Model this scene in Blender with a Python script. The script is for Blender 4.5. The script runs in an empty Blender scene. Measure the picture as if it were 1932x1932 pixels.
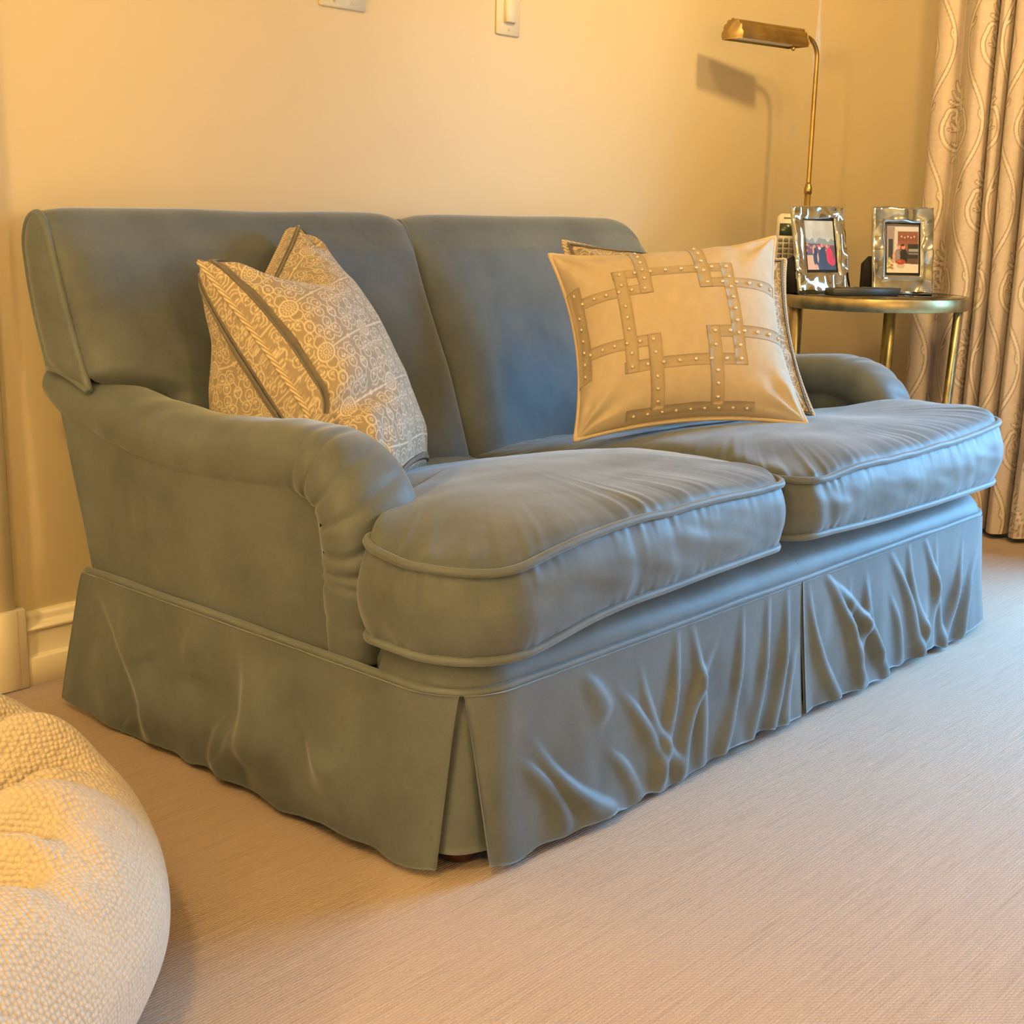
import bpy, math
import numpy as np
from mathutils import Matrix, Vector

PI = math.pi
S = bpy.context.scene
COL = S.collection
rng = np.random.default_rng(7)

# ------------------------------------------------------------------ camera
F_PX = 2500.0
YAW, PITCH, ROLL = math.radians(48.14267), math.radians(12.67717), math.radians(1.21624)
CAM = Vector((0.0, -2.04513, 0.80))
fw = Vector((math.sin(YAW) * math.cos(PITCH), math.cos(YAW) * math.cos(PITCH), -math.sin(PITCH)))
rt = Vector((math.cos(YAW), -math.sin(YAW), 0))
up = rt.cross(fw)
r2 = rt * math.cos(ROLL) + up * math.sin(ROLL)
u2 = -rt * math.sin(ROLL) + up * math.cos(ROLL)
cd = bpy.data.cameras.new('camera')
cam = bpy.data.objects.new('camera', cd)
COL.objects.link(cam)
cam.matrix_world = Matrix(((r2.x, u2.x, -fw.x, CAM.x), (r2.y, u2.y, -fw.y, CAM.y), (r2.z, u2.z, -fw.z, CAM.z), (0, 0, 0, 1)))
cd.sensor_width = 36.0
cd.sensor_fit = 'HORIZONTAL'
cd.lens = F_PX / 1932.0 * 36.0
cd.clip_start = 0.05
S.camera = cam

# ------------------------------------------------------------------ light and exposure
S.view_settings.view_transform = 'Standard'
S.view_settings.look = 'None'
S.view_settings.gamma = 1.0
S.view_settings.use_curve_mapping = False
S.view_settings.exposure = 0.0
S.cycles.use_denoising = True
S.cycles.max_bounces = 8
S.cycles.diffuse_bounces = 5
S.cycles.sample_clamp_indirect = 6.0
S.cycles.caustics_reflective = False
S.cycles.caustics_refractive = False

SKY_STRENGTH, GROUND_STRENGTH = 36.0, 1.2
SKY_COL, GROUND_COL = (0.22, 0.57, 1.0), (0.55, 0.80, 0.90)
w = bpy.data.worlds.new('sky')
S.world = w
w.use_nodes = True
wn = w.node_tree
bg = wn.nodes['Background']
_tc = wn.nodes.new('ShaderNodeTexCoord')
_sx = wn.nodes.new('ShaderNodeSeparateXYZ')
_rp = wn.nodes.new('ShaderNodeMapRange')
_rp.inputs[1].default_value = -0.04
_rp.inputs[2].default_value = 0.06
_mx = wn.nodes.new('ShaderNodeMix')
_mx.data_type = 'RGBA'
_mx.inputs[6].default_value = (*[c * GROUND_STRENGTH for c in GROUND_COL], 1)
_mx.inputs[7].default_value = (*[c * SKY_STRENGTH for c in SKY_COL], 1)
wn.links.new(_tc.outputs['Generated'], _sx.inputs[0])
wn.links.new(_sx.outputs[2], _rp.inputs[0])
wn.links.new(_rp.outputs[0], _mx.inputs[0])
wn.links.new(_mx.outputs[2], bg.inputs[0])
bg.inputs[1].default_value = 1.0

WARM = (1.0, 0.65, 0.235)


def area(name, loc, size, power, color, rot=(0, 0, 0), shape='DISK', size_y=None):
    d = bpy.data.lights.new(name, 'AREA')
    d.shape = shape
    d.size = size
    if size_y: d.size_y = size_y
    d.energy = power
    d.color = color
    o = bpy.data.objects.new(name, d)
    COL.objects.link(o)
    o.location = loc
    o.rotation_euler = rot
    return o


LAMP_POWER = 0.66
# recessed adjustable ceiling spots: position, aim, watts, cone in degrees
LAMPS = [((2.65, -1.75, 2.46), (3.30, -0.05, 1.10), 250, 84),
         ((1.55, -1.70, 2.46), (3.30, -0.05, 1.15), 185, 82),
         ((-0.35, -1.55, 2.46), (0.60, -0.30, 0.60), 140, 105)]
for p, q, e, cone in LAMPS:
    d = bpy.data.lights.new('ceiling_spot', 'SPOT')
    d.energy = e * LAMP_POWER
    d.color = WARM
    d.spot_size = math.radians(cone)
    d.spot_blend = 1.0
    d.shadow_soft_size = 0.12
    o = bpy.data.objects.new('ceiling_spot', d)
    COL.objects.link(o)
    o.location = p
    o.rotation_euler = (Vector(q) - Vector(p)).to_track_quat('-Z', 'Y').to_euler()

# added warm fill lights out of view, brightening the sofa's side and front
for p, e in (((-1.70, -1.20, 1.40), 165), ((0.6, -4.1, 1.05), 115)):
    d = bpy.data.lights.new('warm_fill_point', 'POINT')
    d.energy = e * LAMP_POWER
    d.color = WARM
    d.shadow_soft_size = 0.15
    o = bpy.data.objects.new('warm_fill_point', d)
    COL.objects.link(o)
    o.location = p

# window in the right wall
WX = 3.56
WIN_Y0, WIN_Y1, WIN_Z0, WIN_Z1 = -2.20, -1.22, 0.135, 1.55
portal = area('window_portal', (WX + 0.10, (WIN_Y0 + WIN_Y1) / 2, (WIN_Z0 + WIN_Z1) / 2), WIN_Z1 - WIN_Z0, 1, (1, 1, 1),
              rot=(0, PI / 2, 0), shape='RECTANGLE', size_y=WIN_Y1 - WIN_Y0)
portal.data.cycles.is_portal = True


# ------------------------------------------------------------------ materials
def new_mat(name):
    m = bpy.data.materials.new(name)
    m.use_nodes = True
    nt = m.node_tree
    return m, nt, nt.nodes['Principled BSDF']


def N(nt, t, **kw):
    n = nt.nodes.new(t)
    for k, v in kw.items(): setattr(n, k, v)
    return n


def mapping(nt, scale, rot=(0, 0, 0)):
    tc = N(nt, 'ShaderNodeTexCoord')
    mp = N(nt, 'ShaderNodeMapping')
    mp.inputs['Scale'].default_value = scale
    mp.inputs['Rotation'].default_value = rot
    nt.links.new(tc.outputs['Object'], mp.inputs[0])
    return mp.outputs[0]


def noise(nt, vec, scale, detail=3.0, rough=0.5):
    n = N(nt, 'ShaderNodeTexNoise')
    n.inputs['Scale'].default_value = scale
    n.inputs['Detail'].default_value = detail
    n.inputs['Roughness'].default_value = rough
    nt.links.new(vec, n.inputs['Vector'])
    return n.outputs['Fac']


def ramp(nt, fac, stops):
    r = N(nt, 'ShaderNodeValToRGB')
    el = r.color_ramp.elements
    while len(el) < len(stops): el.new(0.5)
    for e, (p, c) in zip(el, stops):
        e.position = p
        e.color = (*c, 1)
    nt.links.new(fac, r.inputs[0])
    return r.outputs[0]


def bump(nt, bs, h, strength, dist=0.002, prev=None):
    b = N(nt, 'ShaderNodeBump')
    b.inputs['Strength'].default_value = strength
    b.inputs['Distance'].default_value = dist
    nt.links.new(h, b.inputs['Height'])
    if prev is not None: nt.links.new(prev, b.inputs['Normal'])
    if bs is not None: nt.links.new(b.outputs[0], bs.inputs['Normal'])
    return b.outputs[0]


def mixc(nt, fac, a, b):
    m = N(nt, 'ShaderNodeMix', data_type='RGBA')
    for s, v in ((m.inputs[0], fac), (m.inputs[6], a), (m.inputs[7], b)):
        if isinstance(v, tuple): s.default_value = (*v, 1)
        elif isinstance(v, float): s.default_value = v
        else: nt.links.new(v, s)
    return m.outputs[2]


def sc(c, k): return tuple(min(1.0, x * k) for x in c)


def simple(name, col, rough=0.5, metal=0.0, var=0.08, vscale=8.0, bscale=None, bstr=0.2, bdist=0.001, sheen=0.0, coat=0.0):
    m, nt, bs = new_mat(name)
    v = mapping(nt, (1, 1, 1))
    c = ramp(nt, noise(nt, v, vscale, 4), [(0.3, sc(col, 1 - var)), (0.7, sc(col, 1 + var))])
    nt.links.new(c, bs.inputs['Base Color'])
    bs.inputs['Roughness'].default_value = rough
    bs.inputs['Metallic'].default_value = metal
    bs.inputs['Sheen Weight'].default_value = sheen
    bs.inputs['Coat Weight'].default_value = coat
    if bscale: bump(nt, bs, noise(nt, v, bscale, 3), bstr, bdist)
    return m


def velvet(name, col):
    m, nt, bs = new_mat(name)
    v = mapping(nt, (1, 1, 1))
    big = noise(nt, v, 6.5, 5, 0.62)
    c = ramp(nt, big, [(0.28, sc(col, 0.74)), (0.52, col), (0.76, sc(col, 1.24))])
    gr = noise(nt, mapping(nt, (1, 1, 1)), 650.0, 2, 0.6)
    gm = N(nt, 'ShaderNodeMix', data_type='RGBA', blend_type='MULTIPLY')
    gm.inputs[0].default_value = 1.0
    nt.links.new(c, gm.inputs[6])
    nt.links.new(ramp(nt, gr, [(0.3, (0.86, 0.86, 0.86)), (0.7, (1, 1, 1))]), gm.inputs[7])
    c = gm.outputs[2]
    nt.links.new(c, bs.inputs['Base Color'])
    bs.inputs['Roughness'].default_value = 0.5
    bs.inputs['Specular IOR Level'].default_value = 0.22
    bs.inputs['Sheen Weight'].default_value = 0.45
    bs.inputs['Sheen Roughness'].default_value = 0.40
    bs.inputs['Sheen Tint'].default_value = (0.85, 0.95, 1.0, 1)
    n1 = bump(nt, None, noise(nt, v, 900.0, 2), 0.12, 0.0006)
    bump(nt, bs, noise(nt, v, 28.0, 4), 0.10, 0.006, prev=n1)
    return m


VELVET_COL = (0.122, 0.147, 0.158)
M_velvet = velvet('blue_grey_velvet', VELVET_COL)
M_welt = velvet('velvet_welt', sc(VELVET_COL, 1.18))
M_wall = simple('cream_wall_paint', (0.72, 0.625, 0.425), 0.55, var=0.012, vscale=3.0, bscale=260, bstr=0.05, bdist=0.0006)
M_trim = simple('cream_gloss_trim', (0.80, 0.735, 0.58), 0.35, var=0.015, vscale=4.0)
M_ceiling = simple('white_ceiling_paint', (0.82, 0.80, 0.75), 0.8, var=0.01)
M_plate = simple('ivory_plastic', (0.80, 0.74, 0.58), 0.35, var=0.01)
M_screw = simple('painted_screw', (0.62, 0.56, 0.42), 0.4, var=0.02)
M_brass = simple('aged_brass', (0.47, 0.345, 0.14), 0.36, 1.0, var=0.22, vscale=22, bscale=60, bstr=0.06)
M_brass_dull = simple('satin_brass', (0.56, 0.41, 0.17), 0.45, 1.0, var=0.10, vscale=12)
M_brass_table = simple('antiqued_brass', (0.42, 0.345, 0.175), 0.40, 1.0, var=0.30, vscale=26, bscale=45, bstr=0.12)
M_shade_in = simple('white_enamel', (0.75, 0.78, 0.76), 0.5, var=0.02)
M_silver = simple('polished_silver', (0.56, 0.60, 0.61), 0.04, 1.0, var=0.02)
M_black = simple('black_felt', (0.006, 0.006, 0.007), 0.85, var=0.1)
M_mat_black = simple('black_mat_edge', (0.012, 0.011, 0.012), 0.4, var=0.1)
M_dark = simple('dark_grey_plastic', (0.035, 0.04, 0.042), 0.38, var=0.08)
M_dark2 = simple('slate_button', (0.09, 0.095, 0.10), 0.45, var=0.08)
M_white = simple('white_plastic', (0.72, 0.68, 0.60), 0.4, var=0.02)
M_key = simple('grey_key', (0.22, 0.22, 0.20), 0.45, var=0.03)
M_screen = simple('green_lcd', (0.035, 0.05, 0.03), 0.2, var=0.05)
M_wood = simple('dark_turned_wood', (0.055, 0.018, 0.008), 0.35, var=0.3, vscale=20, coat=0.3)
M_linen_band = simple('taupe_applique', (0.475, 0.385, 0.25), 0.85, var=0.05, vscale=60, bscale=700, bstr=0.25, bdist=0.0006)
M_stud = simple('pearl_stud', (0.80, 0.70, 0.52), 0.25, 0.35, var=0.03)
M_ribbon = simple('grey_velvet_ribbon', (0.150, 0.130, 0.100), 0.8, var=0.14, vscale=40, bscale=500, bstr=0.3, sheen=0.35)
M_hem = simple('window_frame_paint', (0.80, 0.80, 0.78), 0.4, var=0.01)


def cord_mat():
    m, nt, bs = new_mat('twisted_cream_cord')
    v = mapping(nt, (1, 1, 1))
    wv = N(nt, 'ShaderNodeTexWave')
    wv.inputs['Scale'].default_value = 55
    wv.inputs['Distortion'].default_value = 0.6
    mp = mapping(nt, (1, 1.0, 2.0), (0.5, 0.3, 0.2))
    nt.links.new(mp, wv.inputs[0])
    nt.links.new(ramp(nt, wv.outputs['Fac'], [(0.25, (0.40, 0.31, 0.19)), (0.6, (0.70, 0.60, 0.42))]), bs.inputs['Base Color'])
    bs.inputs['Roughness'].default_value = 0.75
    bump(nt, bs, wv.outputs['Fac'], 0.6, 0.002)
    return m


M_cord = cord_mat()


def attr_mat(name, base, light, line=None, rough=0.85, weave=600, wb=0.2, sheen=0.1):
    """cloth whose print comes from the mesh attributes 'fill' and 'line'"""
    m, nt, bs = new_mat(name)
    v = mapping(nt, (1, 1, 1))
    a = N(nt, 'ShaderNodeAttribute', attribute_name='fill')
    nz = noise(nt, v, 90, 4)
    b0 = ramp(nt, nz, [(0.3, sc(base, 0.93)), (0.7, sc(base, 1.06))])
    c = mixc(nt, a.outputs['Fac'], b0, light)
    if line is not None:
        l = N(nt, 'ShaderNodeAttribute', attribute_name='line')
        c = mixc(nt, l.outputs['Fac'], c, line)
    nt.links.new(c, bs.inputs['Base Color'])
    bs.inputs['Roughness'].default_value = rough
    bs.inputs['Sheen Weight'].default_value = sheen
    n1 = bump(nt, None, noise(nt, v, weave, 2), wb, 0.0008)
    bump(nt, bs, a.outputs['Fac'], 0.25, 0.001, prev=n1)
    return m


M_print = attr_mat('taupe_print_linen', (0.335, 0.275, 0.195), (0.66, 0.58, 0.44))
M_curtain = attr_mat('embroidered_curtain', (0.565, 0.475, 0.385), (0.68, 0.60, 0.50), (0.29, 0.215, 0.15), sheen=0.2)
M_linen = simple('cream_linen', (0.57, 0.475, 0.325), 0.85, var=0.05, vscale=50, bscale=800, bstr=0.25, bdist=0.0007)
M_linen_pipe = simple('linen_piping', (0.66, 0.55, 0.38), 0.85, var=0.06, vscale=60)


def photo_mat():
    m, nt, bs = new_mat('printed_photograph')
    a = N(nt, 'ShaderNodeAttribute', attribute_name='print')
    nt.links.new(a.outputs['Color'], bs.inputs['Base Color'])
    bs.inputs['Roughness'].default_value = 0.35
    return m


M_photo = photo_mat()


def glass_mat():
    m, nt, bs = new_mat('clear_table_glass')
    out = nt.nodes['Material Output']
    tr = N(nt, 'ShaderNodeBsdfTransparent')
    tr.inputs[0].default_value = (0.86, 0.90, 0.86, 1)
    gl = N(nt, 'ShaderNodeBsdfGlossy')
    gl.inputs['Roughness'].default_value = 0.02
    fr = N(nt, 'ShaderNodeFresnel')
    fr.inputs[0].default_value = 1.5
    mx = N(nt, 'ShaderNodeMixShader')
    nt.links.new(fr.outputs[0], mx.inputs[0])
    nt.links.new(tr.outputs[0], mx.inputs[1])
    nt.links.new(gl.outputs[0], mx.inputs[2])
    nt.links.new(mx.outputs[0], out.inputs[0])
    return m


M_glass = glass_mat()


def carpet_mat():
    m, nt, bs = new_mat('ribbed_wool_carpet')
    vs = mapping(nt, (7, 290, 1))
    st = noise(nt, vs, 1.0, 3, 0.6)
    v = mapping(nt, (1, 1, 1))
    big = noise(nt, v, 1.6, 3)
    fine = noise(nt, v, 420, 2)
    c1 = ramp(nt, st, [(0.28, (0.39, 0.275, 0.185)), (0.47, (0.54, 0.405, 0.295)), (0.72, (0.63, 0.485, 0.37))])
    c2 = mixc(nt, ramp(nt, fine, [(0.35, (0, 0, 0)), (0.65, (1, 1, 1))]), sc((0.49, 0.365, 0.26), 0.9), (0.61, 0.475, 0.355))
    c = mixc(nt, 0.35, c1, c2)
    nt.links.new(c, bs.inputs['Base Color'])
    bs.inputs['Roughness'].default_value = 0.95
    bs.inputs['Sheen Weight'].default_value = 0.15
    wv = N(nt, 'ShaderNodeTexWave', bands_direction='Y')
    wv.inputs['Scale'].default_value = 75
    wv.inputs['Distortion'].default_value = 1.2
    wv.inputs['Detail'].default_value = 1.0
    wv.inputs['Detail Scale'].default_value = 3.0
    nt.links.new(v, wv.inputs[0])
    wx = N(nt, 'ShaderNodeTexWave', bands_direction='DIAGONAL')
    wx.inputs['Scale'].default_value = 90
    wx.inputs['Distortion'].default_value = 0.8
    nt.links.new(v, wx.inputs[0])
    n1 = bump(nt, None, wv.outputs['Fac'], 0.35, 0.0025)
    n2 = bump(nt, None, wx.outputs['Fac'], 0.22, 0.002, prev=n1)
    bump(nt, bs, fine, 0.3, 0.0015, prev=n2)
    return m


M_carpet = carpet_mat()


def knit_mat(name, col):
    m, nt, bs = new_mat(name)
    v = mapping(nt, (1, 1, 1))
    vo = N(nt, 'ShaderNodeTexVoronoi')
    vo.inputs['Scale'].default_value = 185
    vo.inputs['Randomness'].default_value = 0.35
    nt.links.new(v, vo.inputs['Vector'])
    c = mixc(nt, ramp(nt, vo.outputs['Distance'], [(0.25, (0, 0, 0)), (0.75, (1, 1, 1))]), col, sc(col, 0.66))
    c2 = mixc(nt, ramp(nt, noise(nt, v, 6, 3), [(0.35, (0, 0, 0)), (0.7, (1, 1, 1))]), c, sc(col, 0.93))
    nt.links.new(c2, bs.inputs['Base Color'])
    bs.inputs['Roughness'].default_value = 0.95
    bs.inputs['Sheen Weight'].default_value = 0.3
    inv = N(nt, 'ShaderNodeMath', operation='MULTIPLY')
    inv.inputs[1].default_value = -1
    nt.links.new(vo.outputs['Distance'], inv.inputs[0])
    bump(nt, bs, inv.outputs[0], 0.9, 0.004)
    return m


M_knit = knit_mat('cream_chenille', (0.70, 0.60, 0.46))
M_knit2 = knit_mat('beige_chenille', (0.60, 0.53, 0.43))

# ------------------------------------------------------------------ mesh helpers
WLOC = {}


def add(name, V, F, mat, parent=None, smooth=True, attrs=None, loc=None, colors=None):
    """link one mesh object; V in world coordinates, F a list of index arrays (n x k)"""
    V = np.asarray(V, float)
    base = np.array(loc if loc is not None else (WLOC[parent] if parent else (0, 0, 0)), float)
    me = bpy.data.meshes.new(name)
    Fs = [np.asarray(f, int) for f in (F if isinstance(F, list) else [F]) if len(f)]
    me.vertices.add(len(V))
    me.vertices.foreach_set('co', (V - base).astype(np.float32).ravel())
    loops = np.concatenate([f.ravel() for f in Fs])
    tot = np.concatenate([np.full(len(f), f.shape[1]) for f in Fs])
    start = np.concatenate([[0], np.cumsum(tot)[:-1]])
    me.loops.add(len(loops))
    me.loops.foreach_set('vertex_index', loops.astype(np.int32))
    me.polygons.add(len(tot))
    me.polygons.foreach_set('loop_start', start.astype(np.int32))
    me.polygons.foreach_set('loop_total', tot.astype(np.int32))
    me.update(calc_edges=True)
    me.validate()
    if smooth: me.polygons.foreach_set('use_smooth', np.ones(len(me.polygons), bool))
    for k, a in (attrs or {}).items():
        at = me.attributes.new(k, 'FLOAT', 'POINT')
        at.data.foreach_set('value', np.asarray(a, np.float32).ravel())
    if colors is not None:
        at = me.attributes.new('print', 'FLOAT_COLOR', 'POINT')
        at.data.foreach_set('color', np.asarray(colors, np.float32).ravel())
    me.materials.append(mat)
    o = bpy.data.objects.new(name, me)
    COL.objects.link(o)
    if parent:
        o.parent = parent
        o.location = (0, 0, 0)
        if loc is not None: o.location = tuple(base - WLOC[parent])
    else:
        o.location = tuple(base)
    WLOC[o] = base
    return o


def thing(name, label, cat, loc, group=None):
    o = bpy.data.objects.new(name, None)
    o.empty_display_size = 0.1
    COL.objects.link(o)
    o.location = loc
    WLOC[o] = np.array(loc, float)
    tag(o, label, cat, group)
    return o


def tag(o, label, cat, group=None):
    o['label'] = label
    o['category'] = cat
    if group: o['group'] = group
    return o


def struct(o):
    o['kind'] = 'structure'
    return o


def gridf(nu, nv, cu=False, cv=False, off=0):
    iu = np.arange(nu if cu else nu - 1)
    iv = np.arange(nv if cv else nv - 1)
    a, b = np.meshgrid(iu, iv, indexing='ij')
    a, b = a.ravel(), b.ravel()
    a2, b2 = (a + 1) % nu, (b + 1) % nv
    return np.stack([a * nv + b, a2 * nv + b, a2 * nv + b2, a * nv + b2], 1) + off


def join(parts):
    Vs, Fs, n = [], [], 0
    for V, F in parts:
        V = np.asarray(V, float)
        for f in (F if isinstance(F, list) else [F]):
            if len(f): Fs.append(np.asarray(f, int) + n)
        Vs.append(V)
        n += len(V)
    by = {}
    for f in Fs: by.setdefault(f.shape[1], []).append(f)
    return np.concatenate(Vs), [np.concatenate(v) for v in by.values()]


def rbox(c, size, bev=0.002, R=None):
    """chamfered box"""
    c = np.array(c, float)
    h = np.array(size, float) / 2
    b = min(bev, h.min() * 0.9)
    V, idx = [], {}
    for sx in (-1, 1):
        for sy in (-1, 1):
            for sz in (-1, 1):
                s = np.array((sx, sy, sz))
                for ax in range(3):
                    p = s * (h - b)
                    p[ax] = s[ax] * h[ax]
                    idx[(sx, sy, sz, ax)] = len(V)
                    V.append(p)
    V = np.array(V)
    Q, T = [], []
    for ax in range(3):
        o1, o2 = [i for i in range(3) if i != ax]
        for s in (-1, 1):
            f = []
            for a, b_ in ((-1, -1), (1, -1), (1, 1), (-1, 1)):
                k = [0, 0, 0]
                k[ax] = s; k[o1] = a; k[o2] = b_
                f.append(idx[(*k, ax)])
            if (s < 0) != (ax == 1): f = f[::-1]
            Q.append(f)
    for ax in range(3):
        o1, o2 = [i for i in range(3) if i != ax]
        for a in (-1, 1):
            for b_ in (-1, 1):
                k0 = [0, 0, 0]; k1 = [0, 0, 0]
                k0[ax], k1[ax] = -1, 1
                k0[o1] = k1[o1] = a; k0[o2] = k1[o2] = b_
                f = [idx[(*k0, o1)], idx[(*k1, o1)], idx[(*k1, o2)], idx[(*k0, o2)]]
                Q.append(f)
    for sx in (-1, 1):
        for sy in (-1, 1):
            for sz in (-1, 1): T.append([idx[(sx, sy, sz, i)] for i in range(3)])
    Q2 = []
    for f in Q + T:
        p = V[f]
        n = np.cross(p[1] - p[0], p[2] - p[0])
        Q2.append(f if n @ p.mean(0) > 0 else f[::-1])
    if R is not None: V = V @ np.array(R).T
    return V + c, [np.array([f for f in Q2 if len(f) == 4]), np.array([f for f in Q2 if len(f) == 3])]


def tube(path, ra, nseg=8, closed=False, rb=None, up0=(0, 0, 1), caps=True):
    P = np.asarray(path, float)
    n = len(P)
    if closed: T = np.roll(P, -1, 0) - np.roll(P, 1, 0)
    else: T = np.gradient(P, axis=0)
    T /= np.linalg.norm(T, axis=1)[:, None] + 1e-12
    u = np.array(up0, float)
    if abs(u @ T[0]) > 0.9: u = np.array((1.0, 0, 0))
    A = np.zeros_like(P)
    for i in range(n):
        u = u - T[i] * (u @ T[i])
        u /= np.linalg.norm(u) + 1e-12
        A[i] = u
    B = np.cross(T, A)
    th = np.arange(nseg) * 2 * PI / nseg
    ra = np.broadcast_to(np.asarray(ra, float), (n,))
    rb = ra if rb is None else np.broadcast_to(np.asarray(rb, float), (n,))
    V = P[:, None] + A[:, None] * (ra[:, None] * np.cos(th))[..., None] + B[:, None] * (rb[:, None] * np.sin(th))[..., None]
    V = V.reshape(-1, 3)
    F = [gridf(n, nseg, closed, True)[:, ::-1]]
    if caps and not closed:
        F.append(np.arange(nseg)[None, :][:, ::-1])
        F.append(((n - 1) * nseg + np.arange(nseg))[None, :])
    return V, F


def lathe(prof, c, n=32, ax=2):
    """prof: list of (r, h)"""
    pr = np.array(prof, float)
    th = np.arange(n) * 2 * PI / n
    V = np.zeros((len(pr), n, 3))
    V[..., 0] = pr[:, :1] * np.cos(th)
    V[..., 1] = pr[:, :1] * np.sin(th)
    V[..., 2] = pr[:, 1:2]
    V = V.reshape(-1, 3)
    if ax == 0: V = V[:, [2, 0, 1]]
    if ax == 1: V = V[:, [0, 2, 1]] * (1, 1, -1)
    F = [gridf(len(pr), n, False, True)[:, ::-1], np.arange(n)[None, ::-1], ((len(pr) - 1) * n + np.arange(n))[None, :]]
    return V + np.array(c, float), F


def extrude_yz(poly, x0, x1):
    p = np.array(poly, float)
    n = len(p)
    V = np.concatenate([np.c_[np.full(n, x0), p], np.c_[np.full(n, x1), p]])
    i = np.arange(n)
    j = (i + 1) % n
    return V, [np.stack([i, j, j + n, i + n], 1), np.arange(n)[None, ::-1], (n + np.arange(n))[None, :]]


def shell(P, thick):
    """closed cloth sheet from a grid of points"""
    nu, nv = P.shape[:2]
    du = np.gradient(P, axis=0)
    dv = np.gradient(P, axis=1)
    n = np.cross(du, dv)
    n /= np.linalg.norm(n, axis=2)[..., None] + 1e-12
    Q = P - n * thick
    V = np.concatenate([P.reshape(-1, 3), Q.reshape(-1, 3)])
    k = nu * nv
    f = gridf(nu, nv)
    loop = np.concatenate([np.arange(nv), nv * np.arange(1, nu) + nv - 1, (nu - 1) * nv + np.arange(nv - 2, -1, -1), nv * np.arange(nu - 2, 0, -1)])
    l2 = np.roll(loop, -1)
    return V, [np.concatenate([f, f[:, ::-1] + k, np.stack([loop, loop + k, l2 + k, l2], 1)])], n


def catmull(pts, n):
    p = np.array(pts, float)
    d = np.r_[0, np.cumsum(np.linalg.norm(np.diff(p, axis=0), axis=1))]
    t = np.linspace(0, d[-1], n)
    m = np.gradient(p, d, axis=0)
    i = np.clip(np.searchsorted(d, t, side='right') - 1, 0, len(p) - 2)
    h = (d[i + 1] - d[i])[:, None]
    s = (t - d[i])[:, None] / h
    return ((2 * s**3 - 3 * s**2 + 1) * p[i] + (s**3 - 2 * s**2 + s) * h * m[i] + (-2 * s**3 + 3 * s**2) * p[i + 1] + (s**3 - s**2) * h * m[i + 1])


def sstep(a, b, x):
    t = np.clip((np.asarray(x, float) - a) / (b - a), 0, 1)
    return t * t * (3 - 2 * t)


def vnoise(x, seed, n=64):
    """smooth 1d value noise"""
    r = np.random.default_rng(seed).uniform(-1, 1, n)
    x = np.asarray(x, float)
    i = np.floor(x).astype(int)
    f = x - i
    f = f * f * (3 - 2 * f)
    return r[i % n] * (1 - f) + r[(i + 1) % n] * f


def vnoise2(x, y, seed, n=64):
    r = np.random.default_rng(seed).uniform(-1, 1, (n, n))
    x = np.asarray(x, float); y = np.asarray(y, float)
    i = np.floor(x).astype(int); j = np.floor(y).astype(int)
    f = x - i; g = y - j
    f = f * f * (3 - 2 * f); g = g * g * (3 - 2 * g)
    a = r[i % n, j % n] * (1 - f) + r[(i + 1) % n, j % n] * f
    b = r[i % n, (j + 1) % n] * (1 - f) + r[(i + 1) % n, (j + 1) % n] * f
    return a * (1 - g) + b * g


def creases(X, Z, lines, width=0.011, amp=0.006):
    """soft drape ridges along given segments, widening downward"""
    D = np.zeros_like(X)
    for k, l in enumerate(lines):
        x0, z0, x1, z1 = l[:4]
        a = l[4] if len(l) > 4 else 1.0
        ww = (l[5] if len(l) > 5 else 1.0) * width
        dx, dz = x1 - x0, z1 - z0
        L = math.hypot(dx, dz)
        t = ((X - x0) * dx + (Z - z0) * dz) / L**2
        curve = 0.07 * L * np.sin(PI * np.clip(t, 0, 1)) * (1 if k % 3 else -1)
        d = ((X - x0) * dz - (Z - z0) * dx) / L + curve
        tc = np.clip(t, -0.15, 1.25)
        taper = sstep(-0.15, 0.55, tc) * (1 - sstep(0.95, 1.25, tc))
        wt = ww * (0.55 + 0.65 * np.clip(tc, 0, 1.2))
        sk = np.where(d > 0, 1.35, 0.8)
        D += a * amp * taper * np.exp(-np.abs(d / (wt * sk * 1.15))**2.1)
    return D


# ------------------------------------------------------------------ room
ROOM_X0, ROOM_Y0, ROOM_H = -2.0, -4.4, 2.5
V, F = rbox(((ROOM_X0 + WX) / 2, ROOM_Y0 / 2, -0.02), (WX - ROOM_X0 + 0.3, -ROOM_Y0 + 0.3, 0.04), 0.001)
struct(add('floor', V, F, M_carpet, smooth=False))
V, F = rbox(((ROOM_X0 + WX) / 2, ROOM_Y0 / 2, ROOM_H + 0.02), (WX - ROOM_X0 + 0.3, -ROOM_Y0 + 0.3, 0.04), 0.001)
struct(add('ceiling', V, F, M_ceiling, smooth=False))
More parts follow.
